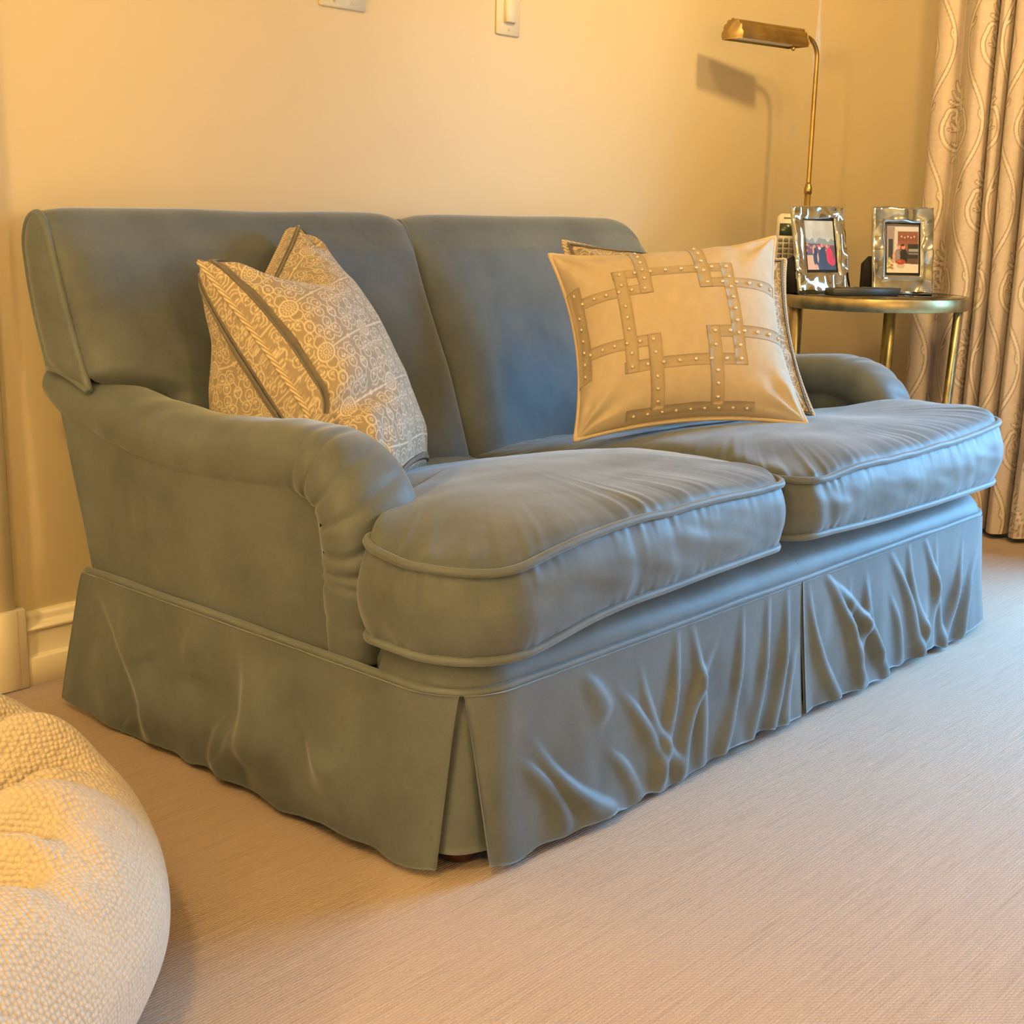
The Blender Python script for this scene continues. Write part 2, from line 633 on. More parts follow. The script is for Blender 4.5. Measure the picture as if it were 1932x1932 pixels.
# back wall with the doorway at its left end
V, F = join([rbox(((1.0 + WX + 0.05) / 2, 0.06, ROOM_H / 2), (WX + 0.05 - 1.0, 0.12, ROOM_H), 0.001),
             rbox(((ROOM_X0 + 0.1) / 2, 0.06, ROOM_H / 2), (0.1 - ROOM_X0, 0.12, ROOM_H), 0.001),
             rbox((0.55, 0.06, (2.1 + ROOM_H) / 2), (0.9, 0.12, ROOM_H - 2.1), 0.001)])
struct(add('wall_back', V, F, M_wall, smooth=False))
V, F = join([rbox((WX + 0.06, (WIN_Y1 + 0.12) / 2, ROOM_H / 2), (0.12, -WIN_Y1 + 0.12, ROOM_H), 0.001),
             rbox((WX + 0.06, (WIN_Y0 + ROOM_Y0) / 2, ROOM_H / 2), (0.12, WIN_Y0 - ROOM_Y0, ROOM_H), 0.001),
             rbox((WX + 0.06, (WIN_Y0 + WIN_Y1) / 2, WIN_Z0 / 2), (0.12, WIN_Y1 - WIN_Y0, WIN_Z0), 0.001),
             rbox((WX + 0.06, (WIN_Y0 + WIN_Y1) / 2, (WIN_Z1 + ROOM_H) / 2), (0.12, WIN_Y1 - WIN_Y0, ROOM_H - WIN_Z1), 0.001)])
struct(add('wall_right', V, F, M_wall, smooth=False))
V, F = rbox((ROOM_X0 - 0.06, ROOM_Y0 / 2, ROOM_H / 2), (0.12, -ROOM_Y0, ROOM_H), 0.001)
struct(add('wall_left', V, F, M_wall, smooth=False))
V, F = rbox(((ROOM_X0 + WX) / 2, ROOM_Y0 - 0.06, ROOM_H / 2), (WX - ROOM_X0, 0.12, ROOM_H), 0.001)
struct(add('wall_front', V, F, M_wall, smooth=False))
# closed door in the doorway
V, F = join([rbox((0.55, 0.075, 1.05), (0.9, 0.04, 2.1), 0.003), rbox((0.55, 0.052, 1.55), (0.6, 0.012, 0.8), 0.01), rbox((0.55, 0.052, 0.55), (0.6, 0.012, 0.75), 0.01)])
struct(add('door_1', V, F, M_trim, smooth=False))
# window frame
wy, wz = (WIN_Y0 + WIN_Y1) / 2, (WIN_Z0 + WIN_Z1) / 2
V, F = join([rbox((WX + 0.06, WIN_Y0 + 0.03, wz), (0.06, 0.06, WIN_Z1 - WIN_Z0), 0.004), rbox((WX + 0.06, WIN_Y1 - 0.03, wz), (0.06, 0.06, WIN_Z1 - WIN_Z0), 0.004),
             rbox((WX + 0.06, wy, WIN_Z0 + 0.03), (0.06, WIN_Y1 - WIN_Y0, 0.06), 0.004), rbox((WX + 0.06, wy, WIN_Z1 - 0.03), (0.06, WIN_Y1 - WIN_Y0, 0.06), 0.004),
             rbox((WX + 0.06, wy, wz), (0.045, 0.04, WIN_Z1 - WIN_Z0), 0.004)])
struct(add('window_1', V, F, M_hem, smooth=False))

# baseboards: a moulded profile swept along the wall
BB = [(0, 0), (0.0235, 0), (0.0235, 0.047), (0.0215, 0.051), (0.0175, 0.052), (0.0165, 0.054), (0.0165, 0.094), (0.0185, 0.096), (0.0225, 0.098), (0.0225, 0.101),
      (0.0135, 0.105), (0.011, 0.112), (0.0115, 0.117), (0.0095, 0.122), (0.006, 0.126), (0, 0.127)]


def sweep_x(prof, x0, x1, sgn=-1):
    p = np.array(prof)
    n = len(p)
    V = np.concatenate([np.c_[np.full(n, x), sgn * p[:, 0], p[:, 1]] for x in (x0, x1)])
    i = np.arange(n); j = (i + 1) % n
    return V, [np.stack([i, i + n, j + n, j], 1), np.arange(n)[None, :], (n + np.arange(n))[None, ::-1]]


V, F = sweep_x(BB, 1.041, WX)
struct(add('baseboard_back', V, F, M_trim, smooth=False))
V, F = sweep_x(BB, ROOM_Y0, -0.02)
V = np.c_[WX + V[:, 1], V[:, 0], V[:, 2]]
struct(add('baseboard_right', V, F, M_trim, smooth=False))
# door casing with its plinth block
CAS = [(0, 0.925), (0.014, 0.925), (0.017, 0.935), (0.017, 0.985), (0.014, 0.989), (0.013, 0.993), (0.018, 0.998), (0.0215, 1.004), (0.0215, 1.022), (0.018, 1.0265), (0, 1.0275)]
p = np.array(CAS)
n = len(p)
V = np.concatenate([np.c_[p[:, 1], -p[:, 0], np.full(n, z)] for z in (0.139, 2.12)])
i = np.arange(n); j = (i + 1) % n
F = [np.stack([i, j, j + n, i + n], 1), np.arange(n)[None, ::-1], (n + np.arange(n))[None, :]]
struct(add('trim_1', V, F, M_trim, smooth=False))
V, F = join([rbox((0.965, -0.0135, 0.07), (0.152, 0.027, 0.14), 0.0025), rbox((1.005, -0.0145, 0.07), (0.040, 0.029, 0.136), 0.002)])
struct(add('trim_2', V, F, M_trim, smooth=False))

# ------------------------------------------------------------------ sofa
XL, XR, YF, XC = 1.066, 2.608, -1.014, 1.836
ZP = 0.236
sofa = thing('sofa', 'blue-grey velvet two-seat sofa with rolled arms and a pleated floor-length skirt', 'sofa', (XC, -0.55, 0.0))


def outline(off=0.0, r=0.085, ds=0.004, yb=-0.19, xl=XL, xr=XR, yf=YF):
    """plan outline left-rear -> front -> right-rear, with outward normals"""
    a = xl + r; b = xr - r; c = yf + r
    pts, nor = [], []
    m = int((c - yb) / -ds)
    for y in np.linspace(yb, c, m): pts.append((xl, y)); nor.append((-1, 0))
    for t in np.linspace(0, PI / 2, 40)[1:]: pts.append((a - r * math.cos(t), c - r * math.sin(t))); nor.append((-math.cos(t), -math.sin(t)))
    m = int((b - a) / ds)
    for x in np.linspace(a, b, m)[1:]: pts.append((x, yf)); nor.append((0, -1))
    for t in np.linspace(0, PI / 2, 40)[1:]: pts.append((b + r * math.sin(t), c - r * math.cos(t))); nor.append((math.sin(t), -math.cos(t)))
    m = int((c - yb) / -ds)
    for y in np.linspace(c, yb, m)[1:]: pts.append((xr, y)); nor.append((1, 0))
    p = np.array(pts); nn = np.array(nor, float)
    return p + nn * off, nn


OP, ON = outline()
OS = np.r_[0, np.cumsum(np.linalg.norm(np.diff(OP, axis=0), axis=1))]
S_END = OS[-1]


def s_of(x=None, side=None):
    """arc length along the outline at a front position x"""
    k = np.argmin(np.abs(OP[:, 0] - x) + 10 * (np.abs(OP[:, 1] - YF) > 0.001))
    return OS[k]


S_CL = OS[np.argmin(np.hypot(OP[:, 0] - 1.084, OP[:, 1] + 0.998))]
S_CR = S_END - S_CL
S_MID = s_of(1.842)


def out_at(s):
    s = np.clip(s, 0, S_END)
    x = np.interp(s, OS, OP[:, 0]); y = np.interp(s, OS, OP[:, 1])
    nx = np.interp(s, OS, ON[:, 0]); ny = np.interp(s, OS, ON[:, 1])
    l = np.hypot(nx, ny)
    return x, y, nx / l, ny / l


SIDE_CR = [(-0.245, 0.212, -0.397, 0.040, 1.3), (-0.339, 0.202, -0.368, 0.142, 0.6), (-0.494, 0.212, -0.487, 0.138, 0.7), (-0.613, 0.205, -0.632, 0.074, 1.2, 1.4),
           (-0.733, 0.219, -0.643, 0.061, 1.2, 1.5), (-0.748, 0.134, -0.812, 0.089, 0.6, 0.6), (-0.429, 0.123, -0.591, 0.113, -0.9, 1.4), (-0.296, 0.063, -0.326, 0.028, -0.6),
           (-0.853, 0.189, -0.801, 0.074, 0.8, 1.4), (-0.60, 0.10, -0.575, 0.02, 0.8, 0.7), (-0.585, 0.11, -0.555, 0.03, 0.7, 0.6), (-0.25, 0.14, -0.30, 0.02, 0.8, 1.5)]
FRONT_CR = [(1.184, 0.152, 1.324, 0.018, 1.0, 1.1), (1.159, 0.134, 1.235, 0.033, 0.9), (1.362, 0.173, 1.450, 0.029, 0.9), (1.408, 0.192, 1.488, 0.034, 0.8), (1.495, 0.226, 1.447, 0.041, 1.1),
            (1.532, 0.226, 1.548, 0.031, 0.9), (1.590, 0.188, 1.501, 0.030, 1.1), (1.739, 0.231, 1.684, 0.026, 1.0), (1.795, 0.229, 1.740, 0.018, 1.1), (1.826, 0.136, 1.780, 0.021, 0.8),
            (1.665, 0.221, 1.604, 0.028, 1.0), (1.280, 0.216, 1.328, 0.159, 0.6, 1.3),
            (1.862, 0.217, 1.951, 0.012, 1.3), (1.920, 0.227, 2.030, 0.033, 1.2), (1.927, 0.221, 2.120, 0.020, 1.3), (2.063, 0.195, 2.091, 0.062, 1.0), (2.056, 0.201, 2.029, 0.082, 0.9),
            (2.146, 0.228, 2.254, 0.030, 1.1), (2.217, 0.235, 2.280, 0.061, 1.0), (2.281, 0.234, 2.356, 0.020, 1.1), (2.450, 0.196, 2.367, 0.020, 1.3), (2.522, 0.171, 2.438, 0.022, 1.2),
            (2.149, 0.149, 2.189, 0.030, 0.8), (2.287, 0.090, 2.256, 0.020, 0.8), (2.00, 0.20, 2.02, 0.03, 0.6), (2.33, 0.22, 2.31, 0.05, 0.7), (1.33, 0.10, 1.39, 0.02, 0.7)]


def skirt_panel(s0, s1, g0, g1, kind, seed, zb=0.016, rear0=0.0, rear1=0.0):
    nu = int((s1 - s0) / 0.0045) + 2
    nv = 56
    t = np.linspace(0, 1, nv)[None, :]
    u = np.linspace(0, 1, nu)[:, None]
    gap = t**0.75
    a = s0 + g0 * gap
    b = s1 - g1 * gap
    s = a + (b - a) * u
    x, y, nx, ny = out_at(s)
    hem = 0.006 * vnoise(s * 9 + seed, seed + 1) + 0.004 * vnoise(s * 23, seed + 2)
    z = ZP - 0.004 + (zb + hem - ZP) * t
    off = 0.006 + 0.020 * t**1.3
    if kind == 'side': d = creases(y, z, SIDE_CR, 0.023, 0.0115) + 0.007 * t * vnoise(s * 7 + 1.2 * t, seed + 8)
    elif kind == 'front': d = creases(x, z, FRONT_CR, 0.0095, 0.0082)
    else: d = creases(y, z, [(c[0], c[1], c[2], c[3], 0.8) for c in SIDE_CR], 0.013, 0.007)
    d = d + 0.006 * t**1.5 * vnoise(s * 11 + 3, seed + 3) + 0.003 * t * vnoise2(s * 30, z * 12, seed + 4)
    edge = np.minimum(u, 1 - u) * (s1 - s0)
    d = d * sstep(0.0, 0.03, t) * (0.35 + 0.65 * sstep(0.0, 0.03, edge))
    o = off + d
    X = x + nx * o
    Y = y + ny * o + (rear0 * (1 - sstep(0, 0.08, u)) + rear1 * (1 - sstep(0, 0.08, 1 - u))) * t**0.55
    P = np.stack([X, Y, z + 0 * s], 2)
    V, F, _ = shell(P, 0.005)
    return V, [f[:, ::-1] for f in F], P


def mk_skirt(*a, **k):
    V, F, P = skirt_panel(*a, **k)
    return add('skirt_panel', V, F, M_velvet, sofa)


mk_skirt(0.0, S_CL - 0.002, 0.0, 0.020, 'side', 11, rear0=0.045)
mk_skirt(S_CL + 0.002, S_MID - 0.001, 0.026, 0.006, 'front', 21)
mk_skirt(S_MID + 0.001, S_CR - 0.002, 0.010, 0.02, 'front', 31)
mk_skirt(S_CR + 0.002, S_END, 0.02, 0.0, 'right', 41, rear1=0.045)


def pleat(sc_, hw, depth, zb=0.032):
    u = np.linspace(-1, 1, 24)[:, None]
    t = np.linspace(0, 1, 20)[None, :]
    s = sc_ + u * hw
    x, y, nx, ny = out_at(s)
    o = -depth + 0.016 * t**1.3 + 0.003 * np.sin(u * 5 + t * 2)
    P = np.stack([x + nx * o, y + ny * o, ZP - 0.004 + (zb - ZP) * t + 0 * s], 2)
    V, F, _ = shell(P, 0.004)
    return add('pleat_insert', V, [f[:, ::-1] for f in F], M_velvet, sofa)


pleat(S_CL, 0.055, 0.004)
pleat(S_MID, 0.045, 0.006)
pleat(S_CR, 0.055, 0.004)

# deck: the rolled front lip and the platform under the cushions
rings = [(0.002, 0.10), (0.002, 0.228), (0.003, 0.240), (-0.002, 0.254), (-0.013, 0.267), (-0.030, 0.277), (-0.055, 0.284), (-0.085, 0.288)]
Vr = []
for off, z in rings:
    p, _ = outline(off)
    p = p.copy()
    ins = 0.030 * sstep(-0.875, -0.855, p[:, 1])
    p[:, 0] += np.where(p[:, 0] < XC, ins, -ins)
    dz = 0.0 if z < 0.25 else 0.0025 * 1
    Vr.append(np.c_[p, z + dz * vnoise(np.arange(len(p)) / 30.0, 5)])
n0 = len(Vr[0])
V = np.concatenate(Vr)
F = [gridf(len(rings), n0, False, False)]
k = (len(rings) - 1) * n0 + np.arange(n0)
F.append(k[None, ::-1])
rr = np.arange(len(rings)) * n0
F.append(np.r_[rr, (rr + n0 - 1)[::-1]][None, :])
add('deck', V, F, M_velvet, sofa)
# seam across the deck at its middle
yy = np.linspace(YF + 0.004, YF + 0.11, 14)
zz = np.interp(YF - yy, [-0.2, -0.075, -0.042, -0.02, -0.006, 0.0], [0.2895, 0.2885, 0.2815, 0.2715, 0.2610, 0.245])
V, F = tube(np.c_[XC + 0.012 + 0.03 * (yy - YF), yy, zz + 0.0008], 0.0018, 6)
add('deck_seam', V, F, M_welt, sofa)
# welt cord along the top of the skirt
p, nn = outline(0.004)
V, F = tube(np.c_[p, np.full(len(p), ZP) + 0.0012 * vnoise(np.arange(len(p)) / 25.0, 8)], 0.0058, 8)
add('welt', V, F, M_welt, sofa)


# arms
ARM_PATH = [(-0.070, 0.522), (-0.130, 0.503), (-0.20, 0.487), (-0.30, 0.472), (-0.40, 0.464), (-0.50, 0.463), (-0.58, 0.468), (-0.65, 0.474), (-0.71, 0.474),
            (-0.757, 0.460), (-0.787, 0.428), (-0.799, 0.385), (-0.801, 0.33), (-0.800, 0.28), (-0.798, 0.232)]


def arm_roll(xc, sgn):
    n, m = 240, 56
    yz = catmull(ARM_PATH, n)
    T = np.gradient(yz, axis=0)
    T /= np.linalg.norm(T, axis=1)[:, None]
    Nn = np.c_[-T[:, 1], T[:, 0]]           # in-plane normal
    Nn = np.where((Nn[:, :1] * 0 + 1) > 0, Nn, Nn)
    if Nn[40, 1] < 0: Nn = -Nn
    s = np.r_[0, np.cumsum(np.linalg.norm(np.diff(yz, axis=0), axis=1))]
    th = np.linspace(0, 2 * PI, m, endpoint=False)
    rx = np.interp(s, [0, 0.06, 0.2, 0.6, 0.72, 0.85, s[-1]], [0.054, 0.060, 0.064, 0.068, 0.070, 0.066, 0.056])
    eb = np.interp(s, [0, 0.70, 0.84, s[-1]], [0.86, 0.86, 0.62, 0.55])[:, None]
    rn = np.interp(s, [0, 0.05, 0.3, 0.6, 0.72, 0.85, s[-1]], [0.034, 0.043, 0.047, 0.049, 0.049, 0.047, 0.042])
    c, si = np.cos(th), np.sin(th)
    cx = np.sign(c)[None, :] * np.abs(c)[None, :]**eb
    cn = np.sign(si)[None, :] * np.abs(si)[None, :]**eb
    d = np.zeros((n, m))
    phi = th[None, :]
    out = (c * -sgn)[None, :]                # +1 on the outer side
    for s0, tilt, a, wd in ((0.665, 0.020, 1.0, 0.0045), (0.700, 0.022, 1.1, 0.005), (0.735, 0.024, 1.0, 0.0045), (0.775, 0.028, 1.2, 0.005), (0.812, 0.012, 1.3, 0.005), (0.64, 0.016, 0.6, 0.006), (0.845, -0.01, 0.6, 0.006), (0.88, 0.012, 0.4, 0.007)):
        d -= a * 0.0042 * np.exp(-((s[:, None] - s0 + tilt * -out * 0.9) / wd)**2) * sstep(-0.75, 0.15, out)
    d += 0.0016 * vnoise2(s[:, None] * 26 + 0 * phi, phi * 3 / PI, 3 + int(sgn))
    RX, RN = rx[:, None] + d, rn[:, None] + d
    X = xc + RX * cx
    Y = yz[:, :1] + Nn[:, :1] * (RN * cn)
    Z = yz[:, 1:] + Nn[:, 1:] * (RN * cn)
    V = np.stack([X, Y, Z], 2).reshape(-1, 3)
    F = [gridf(n, m, False, True), np.arange(m)[None, :], ((n - 1) * m + np.arange(m))[None, ::-1]]
    # rounded rear end
    return add('arm', V, F, M_velvet, sofa)


arm_roll(1.122, 1)
arm_roll(XL + XR - 1.122, -1)
lower = [(-0.196, 0.230), (-0.118, 0.50), (-0.20, 0.485), (-0.30, 0.468), (-0.42, 0.456), (-0.53, 0.452), (-0.65, 0.460), (-0.735, 0.462), (-0.768, 0.42), (-0.780, 0.33), (-0.778, 0.230)]


def arm_panel(xo, xi):
    nu, nv = 90, 60
    lo = np.array(lower)
    top = lo[1:9]
    y0, y1 = None, None
    u = np.linspace(0, 1, nu)[:, None]
    t = np.linspace(0, 1, nv)[None, :]
    z = None
    ys_top = catmull(top[:7], nu)
    yb = np.linspace(-0.196, -0.778, nu)
    Y = yb[:, None] * (1 - t) + ys_top[:, :1] * t
    Z = 0.230 * (1 - t) + ys_top[:, 1:] * t
    bul = 0.006 * np.sin(PI * u) * np.sin(PI * t) + 0.0022 * vnoise2(Y * 14 + 40, Z * 14, 77)
    bul = bul + creases(Y, Z, [(-0.70, 0.33, -0.69, 0.30, -0.5), (-0.715, 0.325, -0.705, 0.30, -0.4), (-0.32, 0.40, -0.325, 0.31, -0.35, 1.5), (-0.36, 0.39, -0.365, 0.33, -0.3), (-0.25, 0.42, -0.40, 0.40, 0.3, 1.6)], 0.006, 0.003)
    bul = bul * sstep(0.0, 0.12, 1 - u) - 0.007 * sstep(0.90, 1.0, u)
    P = np.stack([xo - np.sign(xi - xo) * bul, Y, Z], 2)
    Q = np.stack([xi + 0 * Y, Y, Z], 2)
    k = nu * nv
    V = np.concatenate([P.reshape(-1, 3), Q.reshape(-1, 3)])
    f = gridf(nu, nv)
    loop = np.concatenate([np.arange(nv), nv * np.arange(1, nu) + nv - 1, (nu - 1) * nv + np.arange(nv - 2, -1, -1), nv * np.arange(nu - 2, 0, -1)])
    l2 = np.roll(loop, -1)
    F = [np.concatenate([f, f[:, ::-1] + k, np.stack([loop, loop + k, l2 + k, l2], 1)])]
    o = add('arm_panel', V, F, M_velvet, sofa)
    pth = catmull([(xo - 0.001 * np.sign(xi - xo), a, b - 0.003) for a, b in top[1:7]], 90)
    V, F = tube(pth, 0.0035, 6)
    add('arm_welt', V, F, M_welt, o)
    return o


arm_panel(1.070, 1.178)
arm_panel(XL + XR - 1.070, XL + XR - 1.178)

# back: two upholstered sections
FRONT = [(-0.300, 0.290), (-0.283, 0.335), (-0.252, 0.420), (-0.211, 0.524), (-0.176, 0.598), (-0.150, 0.661), (-0.132, 0.710), (-0.116, 0.752)]
TOPR = [(-0.104, 0.776), (-0.088, 0.786), (-0.070, 0.783), (-0.055, 0.772), (-0.045, 0.752)]
REAR = [(-0.048, 0.705), (-0.066, 0.631), (-0.096, 0.550), (-0.13, 0.44), (-0.175, 0.290)]
prof = catmull(FRONT + TOPR + REAR, 150)
ps = np.r_[0, np.cumsum(np.linalg.norm(np.diff(prof, axis=0), axis=1))]
s_front = np.interp(0.752, prof[:75, 1], ps[:75])
s_top = ps[np.argmax(prof[:, 1])]
s_rear = ps[-1] - 0.47
Tn = np.gradient(prof, axis=0)
Tn /= np.linalg.norm(Tn, axis=1)[:, None]
PN = np.c_[-Tn[:, 1], Tn[:, 0]]
if PN[40, 0] > 0: PN = -PN
XSEAM = 1.832
X_END = XL + XR - 1.071


def shoulder(X, Z):
    """rounded shoulder at the far end of the back"""
    dist = np.clip((X - (X_END - 0.125)) / 0.125, 0, 1)
    return Z - 0.070 * (1 - np.sqrt(1 - 0.985 * dist**2)) * sstep(0.58, 0.79, Z)




def back_section(xo, seam, seed):
    sg = np.sign(seam - xo)
    nu = 110
    u = (0.5 - 0.5 * np.cos(np.linspace(0, PI, nu)))[:, None]
    zz = prof[:, 1][None, :]
    isf = (ps <= s_top)[None, :]
    inner = 1 - sstep(0.495, 0.545, zz)
    xo_v = xo + sg * 0.113 * inner + 0 * zz
    X = xo_v + (seam - xo_v) * u
    # end taper: the outer end rolls over, seam pinches
    uu = np.clip(u, 1e-6, 1 - 1e-6)
    fo = (1 - (1 - np.minimum(uu / 0.10, 1))**2)**0.5
    fs = (1 - (1 - np.minimum((1 - uu) / 0.13, 1))**2)**0.55
    bul = fo * fs
    lob = np.where(ps <= s_front, np.sin(PI * np.clip((ps / s_front) * 0.80 + 0.14, 0, 1)), 0)
    lob = np.interp(ps, [0, 0.05, 0.2, 0.33, 0.46, s_front, s_top, s_rear], [0.7, 0.85, 1.0, 1.0, 0.80, 0.45, 0.22, 0.0])[None, :]
    d = 0.046 * bul * lob
    # small puckers beside the end welt and by the seam
    sv = ps[None, :]
    d = d + 0.0020 * np.exp(-u / 0.03) * np.sin(sv * 260 + 2 * vnoise(sv * 18, seed)) * isf * sstep(0.05, 0.2, sv)
    d = d + 0.0024 * vnoise2(X * 6, sv * 6, seed + 2) * bul * isf
    d = d - 0.003 * np.exp(-((u - 0.18 - 0.05 * (zz - 0.5)) / 0.012)**2) * (1 - sstep(0.52, 0.60, zz)) * isf * fo
    d = d - 0.003 * np.exp(-((u - 0.21 + 0.08 * (zz - 0.5)) / 0.010)**2) * (1 - sstep(0.51, 0.57, zz)) * isf * fo
    dip = -0.006 * np.exp(-((1 - u) / 0.05)**2) * sstep(0.70, 0.78, zz)
    Y = prof[:, 0][None, :] + PN[:, 0][None, :] * d
    Z = prof[:, 1][None, :] + PN[:, 1][None, :] * d + dip
    Z = shoulder(X, Z)
    P = np.stack([X, Y, Z], 2)
    nv = P.shape[1]
    V = P.reshape(-1, 3)
    F = [gridf(nu, nv)]
    close = np.stack([np.arange(nu - 1) * nv, np.arange(nu - 1) * nv + nv - 1, np.arange(1, nu) * nv + nv - 1, np.arange(1, nu) * nv], 1)
    F.append(close)
    e = (nu - 1) * nv + np.arange(nv)
    F.append(e[None, :])
    F = [np.concatenate([F[0], F[1]]), F[2]]
    if sg < 0: F = [f[:, ::-1] for f in F]
    o = add('back_cushion', V, F, M_velvet, sofa)
    # padded end panel
    lo_i = np.argmin(np.abs(prof[:75, 1] - 0.524))
    re_i = 75 + np.argmin(np.abs(prof[75:, 1] - 0.550))
    half = 46
    f_idx = np.linspace(lo_i, np.argmax(prof[:, 1]), half)
    r_idx = np.linspace(re_i, np.argmax(prof[:, 1]), half)
    ii = np.arange(len(prof))
    fr = np.c_[np.interp(f_idx, ii, prof[:, 0]), np.interp(f_idx, ii, prof[:, 1])]
    rr_ = np.c_[np.interp(r_idx, ii, prof[:, 0]), np.interp(r_idx, ii, prof[:, 1])]
    q = np.linspace(0, 1, 26)[None, :]
    Y = fr[:, :1] * (1 - q) + rr_[:, :1] * q
    Z = fr[:, 1:] * (1 - q) + rr_[:, 1:] * q
    vv = np.linspace(0, 1, half)[:, None]
    puff = 0.017 * (np.sin(PI * np.clip(q, 0, 1)))**0.6 * (1 - vv**6)**0.5 * sstep(-0.02, 0.10, vv)**0.5
    puff = puff - 0.0022 * np.exp(-q / 0.35) * (0.5 + 0.5 * np.sin(vv * 58 + 4 * vnoise(vv * 9, 4))) * np.sin(PI * vv)
    X = xo - sg * puff
    if sg < 0: Z = shoulder(np.full_like(Z, X_END), Z)
    PP = np.stack([X, Y, Z], 2).reshape(-1, 3)
    f = gridf(half, 26)
    if sg < 0: f = f[:, ::-1]
    add('end_panel', PP, [f[:, ::-1]], M_velvet, o)
    # welt round the end panel
    loop = np.concatenate([fr, rr_[::-1][1:]])
    pth = np.c_[np.full(len(loop), xo - sg * 0.002), loop]
    if sg < 0: pth[:, 2] = shoulder(np.full(len(loop), X_END), pth[:, 2])
    V, F = tube(pth, 0.0062, 8)
    V2, F2 = tube(np.c_[np.full(10, xo - sg * 0.004), np.linspace(fr[0, 0], rr_[0, 0], 10), np.linspace(fr[0, 1], rr_[0, 1], 10) + 0.006 * np.sin(np.linspace(0, PI, 10))], 0.0055, 8)
    V, F = join([(V, F), (V2, F2)])
    add('welt', V, F, M_welt, o)
    return o


back_section(1.071, XSEAM, 50)
back_section(XL + XR - 1.071, XSEAM, 60)
m_ = ps <= s_top + 0.02
seam_y = prof[m_][:, 0] - 0.002
V, F = tube(np.c_[np.full(m_.sum(), XSEAM), seam_y, prof[m_][:, 1] - 0.004 * sstep(0.7, 0.78, prof[m_][:, 1])], 0.0035, 6)
add('back_seam', V, F, M_welt, sofa)
# outside back
V, F = extrude_yz([(-0.186, 0.05), (-0.186, 0.23), (-0.112, 0.52), (-0.135, 0.52), (-0.25, 0.25), (-0.25, 0.05)][::-1], XL + 0.012, XR - 0.012)
add('outside_back', V, F, M_velvet, sofa, smooth=False)
# turned feet
for fx, fy in ((1.112, -0.968), (XR - 0.046, -0.968), (1.16, -0.26), (XR - 0.10, -0.26)):
    V, F = lathe([(0.012, 0.0), (0.020, 0.004), (0.024, 0.014), (0.022, 0.026), (0.014, 0.032), (0.016, 0.04), (0.026, 0.055), (0.030, 0.075), (0.030, 0.12)], (fx, fy, 0.0), 20)
    add('leg', V, F, M_wood, sofa, loc=(fx, fy, 0))


# ------------------------------------------------------------------ seat cushions
def round_poly(pts, rad, step=0.0022):
    """closed polygon with rounded corners -> dense points"""
    p = np.array(pts, float)
    n = len(p)
    out = []
    for i in range(n):
        a, b, c = p[i - 1], p[i], p[(i + 1) % n]
        r = rad[i]
        d1 = (a - b) / np.linalg.norm(a - b)
        d2 = (c - b) / np.linalg.norm(c - b)
        ang = math.acos(np.clip(d1 @ d2, -1, 1))
        L = r / math.tan(ang / 2)
        s, e = b + d1 * L, b + d2 * L
        cen = b + (d1 + d2) / np.linalg.norm(d1 + d2) * (r / math.sin(ang / 2))
        a0 = math.atan2(*(s - cen)[::-1]); a1 = math.atan2(*(e - cen)[::-1])
        da = (a1 - a0 + PI) % (2 * PI) - PI
        for t in np.linspace(0, 1, 16): out.append(cen + r * np.array((math.cos(a0 + da * t), math.sin(a0 + da * t))))
    out = np.array(out + [out[0]])
    d = np.r_[0, np.cumsum(np.linalg.norm(np.diff(out, axis=0), axis=1))]
    m = int(d[-1] / step)
    t = np.linspace(0, d[-1], m, endpoint=False)
    return np.c_[np.interp(t, d, out[:, 0]), np.interp(t, d, out[:, 1])], t


